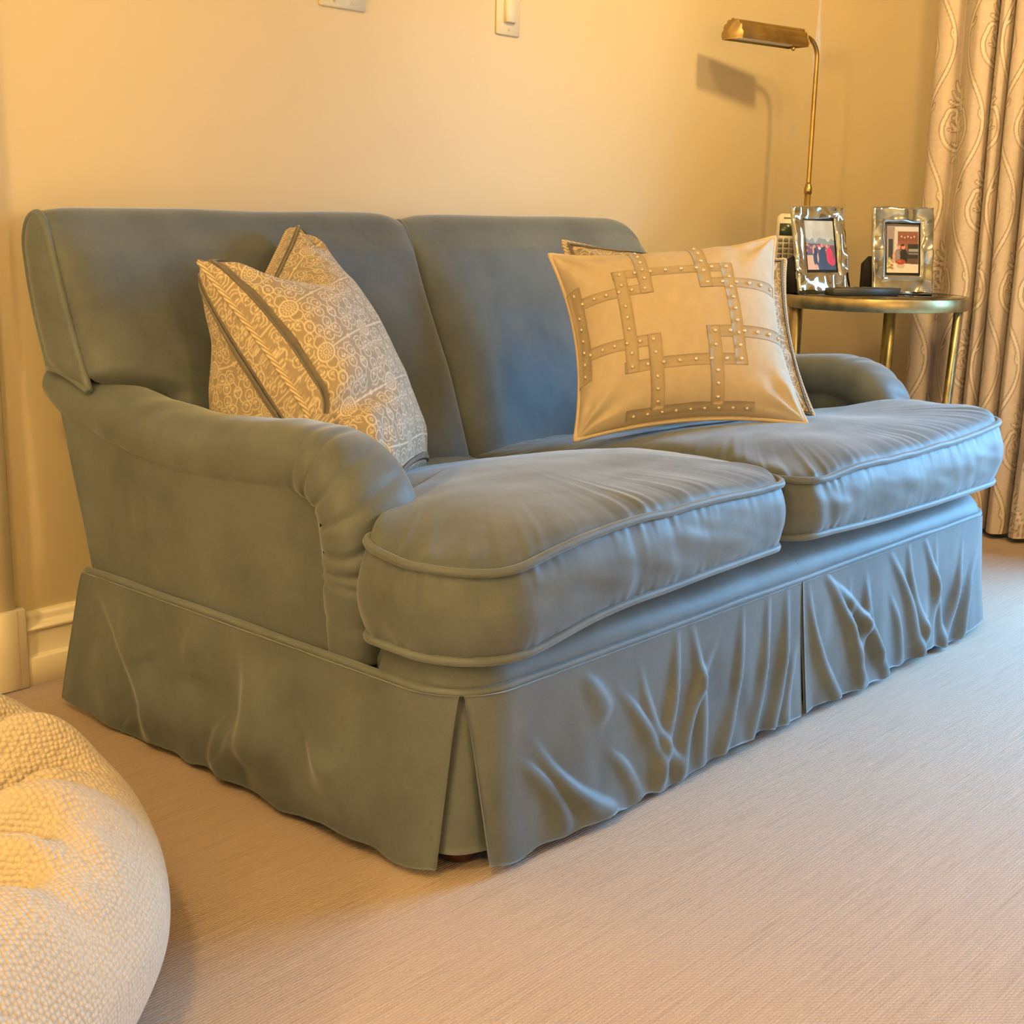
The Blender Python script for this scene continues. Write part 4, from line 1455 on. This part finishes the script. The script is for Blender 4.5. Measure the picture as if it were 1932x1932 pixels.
vd = Vector((0.0, 0.0, 0)) + Vector((TC[0] - CAM.x, TC[1] - CAM.y, 0)).normalized()
vr = Vector((vd.y, -vd.x, 0))
for ang in (75, -20, 221):
    a = math.radians(ang)
    dirv = vr * math.cos(a) + vd * math.sin(a)
    top = np.array((TC[0] + dirv.x * (TR - 0.013), TC[1] + dirv.y * (TR - 0.013)))
    bot = np.array((TC[0] + dirv.x * (TR - 0.035), TC[1] + dirv.y * (TR - 0.035)))
    tx, ty = -dirv.y, dirv.x
    hwid, hd = 0.0145, 0.0075
    q = []
    for (px_, py_), z_ in ((bot, 0.0), (top, TZ - 0.028)):
        for s1, s2 in ((-1, -1), (1, -1), (1, 1), (-1, 1)): q.append((px_ + tx * hwid * s1 + dirv.x * hd * s2, py_ + ty * hwid * s1 + dirv.y * hd * s2, z_))
    q = np.array(q)
    F = [np.array([(0, 1, 5, 4), (1, 2, 6, 5), (2, 3, 7, 6), (3, 0, 4, 7), (3, 2, 1, 0), (4, 5, 6, 7)])]
    add('leg', q, F, M_brass_table, table, smooth=False)
V, F = lathe([(TR - 0.055, 0.100), (TR - 0.040, 0.100), (TR - 0.040, 0.116), (TR - 0.055, 0.116)], (TC[0], TC[1], 0), 60)
F = [F[0], np.stack([np.arange(60), (np.arange(60) + 1) % 60, 180 + (np.arange(60) + 1) % 60, 180 + np.arange(60)], 1)]
add('stretcher_ring', V, F, M_brass_table, table, smooth=False)


def basis(yaw, tilt):
    """columns: right, up, normal of an upright panel turned by yaw (normal direction in plan) and leaning back by tilt"""
    n = np.array((math.cos(yaw), math.sin(yaw), 0.0))
    r = np.array((-n[1], n[0], 0.0))
    upv = np.array((0, 0, 1.0))
    u_ = upv * math.cos(tilt) - n * math.sin(tilt)
    n2 = n * math.cos(tilt) + upv * math.sin(tilt)
    return r, u_, n2


def paint_city(u, v):
    """crowd on a terrace in front of a hazy skyline"""
    c = np.zeros(u.shape + (3,))
    sky = np.stack([0.42 + 0.10 * v, 0.50 + 0.08 * v, 0.58 + 0.06 * v], -1)
    c[:] = sky * (0.86 + 0.16 * vnoise2(u * 5, v * 7, 3))[..., None]
    sk = 0.60 + 0.05 * vnoise(u * 9, 4) + 0.06 * np.exp(-((u - 0.52) / 0.10)**2)
    m = v < sk
    c[m] = np.array((0.20, 0.27, 0.31))
    m = (np.abs(u - 0.28) < 0.012) & (v < 0.84) & (v > 0.5)
    c[m] = (0.20, 0.25, 0.30)
    m = v < 0.545 - 0.05 * u
    c[m] = (0.10, 0.045, 0.040)
    r = np.random.default_rng(5)
    for k in range(46):
        x, y = r.uniform(0, 1), r.uniform(0.30, 0.52)
        col = [(0.50, 0.20, 0.16), (0.07, 0.03, 0.04), (0.30, 0.02, 0.03), (0.05, 0.06, 0.09), (0.45, 0.25, 0.2)][k % 5]
        c[((u - x) / 0.030)**2 + ((v - y) / 0.022)**2 < 1] = col
    m = v < 0.34 - 0.10 * u
    c[m] = (0.030, 0.032, 0.045)
    m = (v < 0.30) & (u < 0.30 + 0.35 * (0.25 - v))
    c[m] = (0.55, 0.38, 0.26)
    def el(x, y, a, b, col): c[((u - x) / a)**2 + ((v - y) / b)**2 < 1] = col
    el(0.30, 0.26, 0.085, 0.19, (0.010, 0.010, 0.016)); el(0.23, 0.40, 0.03, 0.08, (0.58, 0.30, 0.22)); el(0.38, 0.24, 0.025, 0.10, (0.58, 0.32, 0.24))
    el(0.28, 0.475, 0.045, 0.035, (0.50, 0.26, 0.19)); el(0.30, 0.06, 0.03, 0.06, (0.55, 0.30, 0.22))
    el(0.56, 0.22, 0.13, 0.26, (0.020, 0.022, 0.034)); el(0.55, 0.49, 0.045, 0.035, (0.55, 0.28, 0.22))
    el(0.80, 0.28, 0.12, 0.17, (0.55, 0.012, 0.020)); el(0.88, 0.18, 0.10, 0.10, (0.48, 0.010, 0.02)); el(0.72, 0.48, 0.045, 0.035, (0.55, 0.28, 0.22)); el(0.46, 0.44, 0.05, 0.03, (0.62, 0.55, 0.50))
    return c


def paint_kitchen(u, v):
    """two people behind a white counter in a kitchen"""
    c = np.zeros(u.shape + (3,))
    c[:] = (0.34, 0.31, 0.38)
    c[v > 0.86] = (0.55, 0.56, 0.66)
    c[v > 0.965] = (0.10, 0.09, 0.10)
    def box(u0, u1, v0, v1, col): c[(u > u0) & (u < u1) & (v > v0) & (v < v1)] = col
    def el(x, y, a, b, col): c[((u - x) / a)**2 + ((v - y) / b)**2 < 1] = col
    box(0, 0.25, 0.70, 0.95, (0.28, 0.23, 0.27)); box(0.05, 0.20, 0.28, 0.70, (0.030, 0.040, 0.055)); box(0.24, 0.34, 0.2, 0.88, (0.52, 0.52, 0.60))
    box(0.34, 0.98, 0.58, 0.86, (0.22, 0.085, 0.065)); box(0.34, 0.98, 0.66, 0.78, (0.20, 0.07, 0.05))
    for k in range(5): el(0.46 + 0.10 * k, 0.755 - 0.02 * (k % 2), 0.022, 0.020, (0.62, 0.50, 0.42))
    box(0.66, 0.99, 0.30, 0.60, (0.020, 0.022, 0.028)); box(0.68, 0.99, 0.44, 0.50, (0.28, 0.29, 0.33)); box(0.68, 0.99, 0.385, 0.42, (0.18, 0.19, 0.22))
    box(0.34, 0.66, 0.30, 0.58, (0.20, 0.09, 0.07)); box(0.60, 0.99, 0.16, 0.30, (0.10, 0.06, 0.05))
    el(0.53, 0.34, 0.13, 0.16, (0.010, 0.012, 0.020)); el(0.52, 0.535, 0.055, 0.048, (0.60, 0.27, 0.22)); el(0.50, 0.575, 0.05, 0.025, (0.03, 0.02, 0.02))
    el(0.33, 0.33, 0.09, 0.16, (0.22, 0.22, 0.27)); el(0.22, 0.34, 0.035, 0.14, (0.60, 0.30, 0.24)); el(0.37, 0.535, 0.05, 0.050, (0.62, 0.29, 0.25)); el(0.36, 0.58, 0.045, 0.022, (0.32, 0.18, 0.12))
    c[v < 0.20 - 0.02 * u] = (0.66, 0.62, 0.62)
    el(0.44, 0.145, 0.13, 0.055, (0.48, 0.40, 0.36)); el(0.44, 0.225, 0.155, 0.055, (0.35, 0.045, 0.035)); el(0.40, 0.24, 0.06, 0.02, (0.50, 0.12, 0.09))
    r = np.random.default_rng(8)
    for k in range(16):
        el(0.03 + 0.17 * r.uniform(), 0.05 + 0.25 * r.uniform(), 0.035, 0.025, [(0.30, 0.40, 0.10), (0.60, 0.60, 0.25), (0.55, 0.15, 0.14), (0.12, 0.22, 0.06)][k % 4])
    return c


def photo_frame(loc, yaw, tilt, W, H, ow, oh, voff, label, paint, seed, wing):
    """hammered silver frame with an easel behind"""
    base = thing('photo_frame', label, 'frame', loc, None)
    r, u_, n_ = basis(yaw, tilt)
    L = np.array(loc, float)
    # moulded border: nested rings from outer edge to opening
    def ring(m, k):
        t = np.linspace(0, 1, m, endpoint=False)
        q = t * 4
        s = np.floor(q).astype(int); f = q - s
        x = np.choose(s, [-1 + 2 * f, np.ones(m), 1 - 2 * f, -np.ones(m)])
        y = np.choose(s, [-np.ones(m), -1 + 2 * f, np.ones(m), 1 - 2 * f])
        return x, y
    m = 160
    x, y = ring(m, 0)
    OX, OY = x * W / 2, H / 2 + y * H / 2
    IX, IY = x * ow / 2, H / 2 + voff + y * oh / 2
    rings = []
    nr = 26
    for q in np.linspace(0, 1, nr):
        X = OX * (1 - q) + IX * q
        Y = OY * (1 - q) + IY * q
        edge = 0.0018 * vnoise((X + Y) * 60 + 7, seed + 3) * (1 - q)
        h = 0.0075 + 0.0040 * vnoise2(X * 34 + 20, Y * 28 + 20, seed) + 0.0006 * vnoise2(X * 55 + 20, Y * 44 + 20, seed + 1)
        h = h * (1 - q**8 * 0.7) * (0.4 + 0.6 * min(1, q / 0.12))
        rings.append(L + np.outer(X + edge * np.sign(x), r) + np.outer(np.maximum(Y + edge * y, 0.0), u_) + np.outer(h, n_))
    bo = L + np.outer(OX, r) + np.outer(OY, u_) + np.outer(np.full(m, -0.004), n_)
    bi = L + np.outer(IX, r) + np.outer(IY, u_) + np.outer(np.full(m, -0.004), n_)
    allr = [bo] + rings + [bi]
    V = np.concatenate(allr)
    add('border', V, [gridf(len(allr), m, True, True)], M_silver, base)
    # backing board
    R = np.c_[r, u_, n_]
    V, F = rbox((0, 0, 0), (W - 0.008, H - 0.008, 0.006), 0.001, R)
    bk = add('backing', V + L + u_ * (H / 2) - n_ * 0.006, F, M_black, base, smooth=False)
    # dark inner edge and the print
    V, F = rbox((0, 0, 0), (ow - 0.001, oh - 0.001, 0.002), 0.0005, R)
    mat_ = add('mat', V + L + u_ * (H / 2 + voff) - n_ * 0.0005, F, M_mat_black, base, smooth=False)
    nu, nv = 76, 120
    gu, gv = np.meshgrid(np.linspace(0, 1, nu), np.linspace(0, 1, nv), indexing='ij')
    pw, ph = ow - 0.007, oh - 0.010
    P = L + ((gu - 0.5) * pw)[..., None] * r + (H / 2 + voff + 0.001 + (gv - 0.5) * ph)[..., None] * u_ + 0.0012 * n_
    col = np.concatenate([paint(gu, gv), np.ones(gu.shape + (1,))], -1)
    add('photograph', P.reshape(-1, 3), [gridf(nu, nv)], M_photo, mat_, colors=col.reshape(-1, 4), smooth=False)
    # black wing of the easel
    hx = 0.024
    foot = L - np.array((math.cos(yaw), math.sin(yaw), 0)) * 0.072 + r * wing
    foot[2] = L[2]
    hi = L + u_ * (H * 0.44) - n_ * 0.009 + r * wing
    lo = L + u_ * 0.004 - n_ * 0.010 + r * wing
    up_f = foot + np.array((0, 0, H * 0.33))
    P = []
    for s in (-1, 1):
        for q in (lo, hi, up_f, foot): P.append(q + r * hx * s)
    F = [np.array([(0, 1, 2, 3), (7, 6, 5, 4), (0, 4, 5, 1), (1, 5, 6, 2), (2, 6, 7, 3), (3, 7, 4, 0)])]
    add('easel', np.array(P), F, M_black, bk, smooth=False)
    return base


cam_yaw = math.atan2(CAM.y - TC[1], CAM.x - TC[0])
TT = TZ + 0.0006
photo_frame((2.955, -0.410, TT), cam_yaw + 0.72, 0.24, 0.158, 0.214, 0.094, 0.130, 0.010, 'wavy silver photo frame with a crowd and city skyline picture', paint_city, 400, -0.055)
photo_frame((3.112, -0.538, TT), cam_yaw + 0.36, 0.19, 0.156, 0.214, 0.088, 0.128, 0.004, 'wavy silver photo frame with a couple in a kitchen picture', paint_kitchen, 420, -0.060)

# remote control lying in front
rc = np.array((2.972, -0.502, TT))
remote = thing('remote_control', 'dark grey remote control lying before the silver frames on the side table', 'remote', tuple(rc))
dv = np.array((0.875, -0.484, 0.0)); dn = np.array((0.484, 0.875, 0.0))
R = np.c_[dv, dn, (0, 0, 1.0)]
V, F = rbox((0, 0, 0), (0.185, 0.040, 0.018), 0.0025)
V[:, 0] += 0.35 * (V[:, 2] + 0.009) * (V[:, 0] > 0)
V = V @ R.T
V[:, 2] += 0.009
rbody = add('body', V + rc, F, M_dark, remote, smooth=False)
for k in range(10):
    V, F = rbox((-0.06 + 0.016 * (k // 2) * 1.5, -0.008 + 0.016 * (k % 2), 0.0187), (0.011, 0.009, 0.002), 0.0008, None)
    add('button', V @ R.T + rc, F, M_dark2, rbody, smooth=False)

# cordless phone standing behind the left frame
pc = np.array((2.986, -0.276, TT))
phone = thing('cordless_phone', 'white cordless telephone handset standing in its cradle behind the silver frame', 'phone', tuple(pc))
r, u_, n_ = basis(cam_yaw + 0.10, 0.10)
R = np.c_[r, u_, n_]
V, F = rbox((0, 0.105, 0), (0.050, 0.170, 0.024), 0.009)
hs = add('handset', V @ R.T + pc, F, M_white, phone, smooth=False)
V, F = rbox((0, 0.150, 0.0125), (0.036, 0.030, 0.003), 0.001)
add('screen', V @ R.T + pc, F, M_screen, hs, smooth=False)
V, F = rbox((0, 0.1785, 0.0122), (0.018, 0.004, 0.002), 0.0006)
add('earpiece', V @ R.T + pc, F, M_key, hs, smooth=False)
for i in range(6):
    for j in range(3):
        V, F = rbox((-0.0145 + 0.0145 * j, 0.124 - 0.0135 * i, 0.0122), (0.0108, 0.0095, 0.004), 0.0012)
        add('key', V @ R.T + pc, F, M_key, hs, smooth=False)
V, F = rbox((0, 0.014, 0), (0.062, 0.028, 0.050), 0.006)
add('cradle', V @ np.c_[r, (0, 0, 1.0), np.cross(r, (0, 0, 1.0))].T + pc, F, M_white, phone, smooth=False)

# ------------------------------------------------------------------ floor lamp
LX, LY = 3.258, -0.172
lamp = thing('floor_lamp', 'slim brass reading floor lamp with a ribbed half-round shade, behind the side table', 'lamp', (LX, LY, 0.0))
V, F = lathe([(0.105, 0.0), (0.110, 0.004), (0.110, 0.012), (0.095, 0.020), (0.030, 0.028), (0.014, 0.045)], (LX, LY, 0), 40)
add('base', V, F, M_brass_dull, lamp)
V, F = lathe([(0.0085, 0.02), (0.0085, 0.872)], (LX, LY, 0), 16)
add('lower_tube', V, F, M_brass_dull, lamp)
V, F = lathe([(0.0085, 0.868), (0.0105, 0.870), (0.0105, 0.886), (0.0085, 0.888), (0.0085, 0.893), (0.0062, 0.896)], (LX, LY, 0), 20)
add('collar', V, F, M_brass, lamp)
aL = math.radians(10)
hd_ = np.array((-math.cos(aL), math.sin(aL), 0.0))
ZH = 1.266
pth = [np.array((LX, LY, z)) for z in np.linspace(0.89, ZH - 0.050, 30)]
for t in np.linspace(0, PI / 2, 14)[1:]: pth.append(np.array((LX, LY, ZH - 0.050)) + hd_ * 0.050 * (1 - math.cos(t)) + np.array((0, 0, 0.050 * math.sin(t))))
pth.append(pth[-1] + hd_ * 0.012)
pth.append(pth[-1] + hd_ * 0.014)
V, F = tube(pth, 0.0060, 12, up0=(1, 0, 0))
add('upper_tube', V, F, M_brass, lamp)
# ribbed half-round shade
s0_ = pth[-1]
LEN = 0.25
side_ = np.cross(hd_, (0, 0, 1.0))
nth = 127
th = np.linspace(0, PI, nth)
rib = 0.0034 * np.abs(np.sin(th * 7)) - 0.0008
rad_w, rad_h = 0.034, 0.046
zb_ = ZH - 0.030
prof_o = np.c_[np.cos(th) * (rad_w + rib), np.sin(th)**0.85 * (rad_h + rib)]
prof_i = np.c_[np.cos(th) * (rad_w - 0.0025), np.sin(th)**0.85 * (rad_h - 0.0025)]


def place(pr, dist):
    return s0_[None, :] * (1, 1, 0) + np.outer(np.full(len(pr), dist), hd_) + np.outer(pr[:, 0], side_) + np.outer(zb_ + pr[:, 1], (0, 0, 1))


o0, o1, i0, i1 = place(prof_o, 0.0), place(prof_o, LEN), place(prof_i, 0.001), place(prof_i, LEN - 0.001)
V = np.concatenate([o0, o1])
shd = add('shade', np.concatenate([o0, o1, i0, i1]), [np.concatenate([gridf(2, nth), gridf(2, nth)[:, ::-1] + 2 * nth,
    np.array([(0, nth, 3 * nth, 2 * nth), (nth - 1, 3 * nth - 1, 4 * nth - 1, 2 * nth - 1)])])], M_brass, lamp, smooth=False)
for d0, d1 in ((-0.001, 0.002), (LEN - 0.002, LEN + 0.001)):
    a, b = place(prof_o * 1.01, d0), place(prof_o * 1.01, d1)
    V = np.concatenate([a, b])
    add('end_cap', V, [np.arange(nth)[None, :], (nth + np.arange(nth))[None, ::-1], gridf(2, nth), np.array([(0, nth, 2 * nth - 1, nth - 1)])], M_brass_dull, shd, smooth=False)
V, F = rbox((0, 0, 0), (LEN - 0.02, 0.060, 0.003), 0.001, np.c_[hd_, side_, (0, 0, 1)])
add('reflector', V + s0_ * (1, 1, 0) + hd_ * LEN / 2 + np.array((0, 0, zb_ + 0.006)), F, M_shade_in, shd, smooth=False)
kx = s0_ * (1, 1, 0) + hd_ * 0.055 + side_ * (0.030 if side_[1] < 0 else -0.030)
prk = [(0.0012, 0.0)] + [(0.0052 * math.sin(t), 0.006 + 0.0052 * (1 - math.cos(t))) for t in np.linspace(0.35, PI - 0.1, 8)]
prk = [(a, -b) for a, b in prk][::-1]
V, F = lathe(prk, (kx[0], kx[1], zb_ + 0.002), 14)
add('switch_knob', V, F, M_brass, shd)


# ------------------------------------------------------------------ wall plates
def wall_plate(x0, x1, z0, label, gangs):
    xm = (x0 + x1) / 2
    hgt = 0.117
    base = thing('switch_plate', label, 'switch', (xm, 0.0, z0))
    V, F = rbox((xm, -0.003, z0 + hgt / 2), (x1 - x0, 0.006, hgt), 0.003)
    pt = add('plate', V, F, M_plate, base, smooth=False)
    for k in range(gangs):
        gx = xm + (k - (gangs - 1) / 2) * 0.046
        V, F = rbox((gx, -0.0072, z0 + hgt / 2), (0.033, 0.004, 0.067), 0.0008)
        add('rocker_frame', V, F, M_screw, pt, smooth=False)
        V, F = rbox((0, 0, 0), (0.030, 0.007, 0.064), 0.001, Matrix.Rotation(math.radians(-4), 3, 'X'))
        add('rocker', V + (gx, -0.0100, z0 + hgt / 2), F, M_plate, pt, smooth=False)
        for dz in (0.012, hgt - 0.012):
            V, F = lathe([(0.003, 0.0), (0.0028, 0.0012), (0.001, 0.0014)], (0, 0, 0), 12)
            V = np.c_[V[:, 0], -V[:, 2], V[:, 1]]
            add('screw', V + (gx, -0.006, z0 + dz), F, M_screw, pt, smooth=False)


wall_plate(1.706, 1.822, 1.175, 'wide ivory two-gang wall plate above the sofa, screws along its lower edge', 2)
wall_plate(2.195, 2.270, 1.176, 'narrow ivory wall switch with a single rocker above the sofa', 1)

# ------------------------------------------------------------------ pet bed
BC = np.array((0.218, -0.640)); BR = 0.565
bed = thing('pet_bed', 'round cream knitted pet bed with a puffy rim on the carpet', 'pet bed', (BC[0], BC[1], 0.0))
nth, npz = 460, 140
prof_b = catmull([(BR - 0.10, 0.004), (BR - 0.035, 0.010), (BR - 0.002, 0.060), (BR + 0.004, 0.110), (BR - 0.016, 0.165), (BR - 0.055, 0.212), (BR - 0.095, 0.226), (BR - 0.140, 0.208), (BR - 0.185, 0.160), (BR - 0.210, 0.105), (BR - 0.205, 0.05)], npz)
th = np.linspace(0, 2 * PI, nth, endpoint=False)
sp_ = np.linspace(0, 1, npz)[None, :]
T_ = th[:, None]
fold = np.zeros((nth, npz))
r_ = np.random.default_rng(12)
angs = np.sort(r_.uniform(0, 2 * PI, 30))
angs = np.concatenate([angs, np.radians([62, 48, 38, 26, 12, -2, -18, 76])])
for k, a in enumerate(angs):
    tw = 0.25 * (sp_ - 0.5) * (1 if k % 2 else -1)
    dlt = (T_ - a - tw + PI) % (2 * PI) - PI
    wd = 0.028 + 0.02 * r_.uniform()
    dep = (0.018 + 0.026 * r_.uniform()) * (1.3 if k >= 30 else 0.8)
    fold -= dep * np.exp(-(dlt / wd)**2) * sstep(0.36 + 0.12 * r_.uniform(), 0.66, sp_) * (1 - 0.3 * sstep(0.85, 1.0, sp_))
    fold += 0.6 * dep * np.exp(-((dlt - 2.2 * wd) / (1.6 * wd))**2) * sstep(0.46, 0.72, sp_)
tang = np.gradient(prof_b, axis=0)
tang /= np.linalg.norm(tang, axis=1)[:, None]
nb_ = np.c_[tang[:, 1], -tang[:, 0]]
lump = 0.010 * vnoise2(T_ * 10 / PI, sp_ * 5, 31) * sstep(0.1, 0.3, sp_)
dd = fold + lump
RR = prof_b[:, 0][None, :] + nb_[:, 0][None, :] * dd
ZZ = prof_b[:, 1][None, :] + nb_[:, 1][None, :] * dd
V = np.stack([BC[0] + RR * np.cos(T_), BC[1] + RR * np.sin(T_), np.maximum(ZZ, 0.001)], 2).reshape(-1, 3)
add('rim', V, [np.concatenate([gridf(nth, npz, True, False), np.stack([np.arange(nth) * npz + npz - 1, ((np.arange(nth) + 1) % nth) * npz + npz - 1, ((np.arange(nth) + 1) % nth) * npz, np.arange(nth) * npz], 1)])], M_knit, bed)
pr = [(BR - 0.15, 0.002), (BR - 0.16, 0.04), (BR - 0.18, 0.070), (BR - 0.23, 0.086), (BR - 0.36, 0.088), (0.01, 0.080)]
V, F = lathe(pr, (BC[0], BC[1], 0), 80)
add('sleeping_pad', V, F, M_knit2, bed)
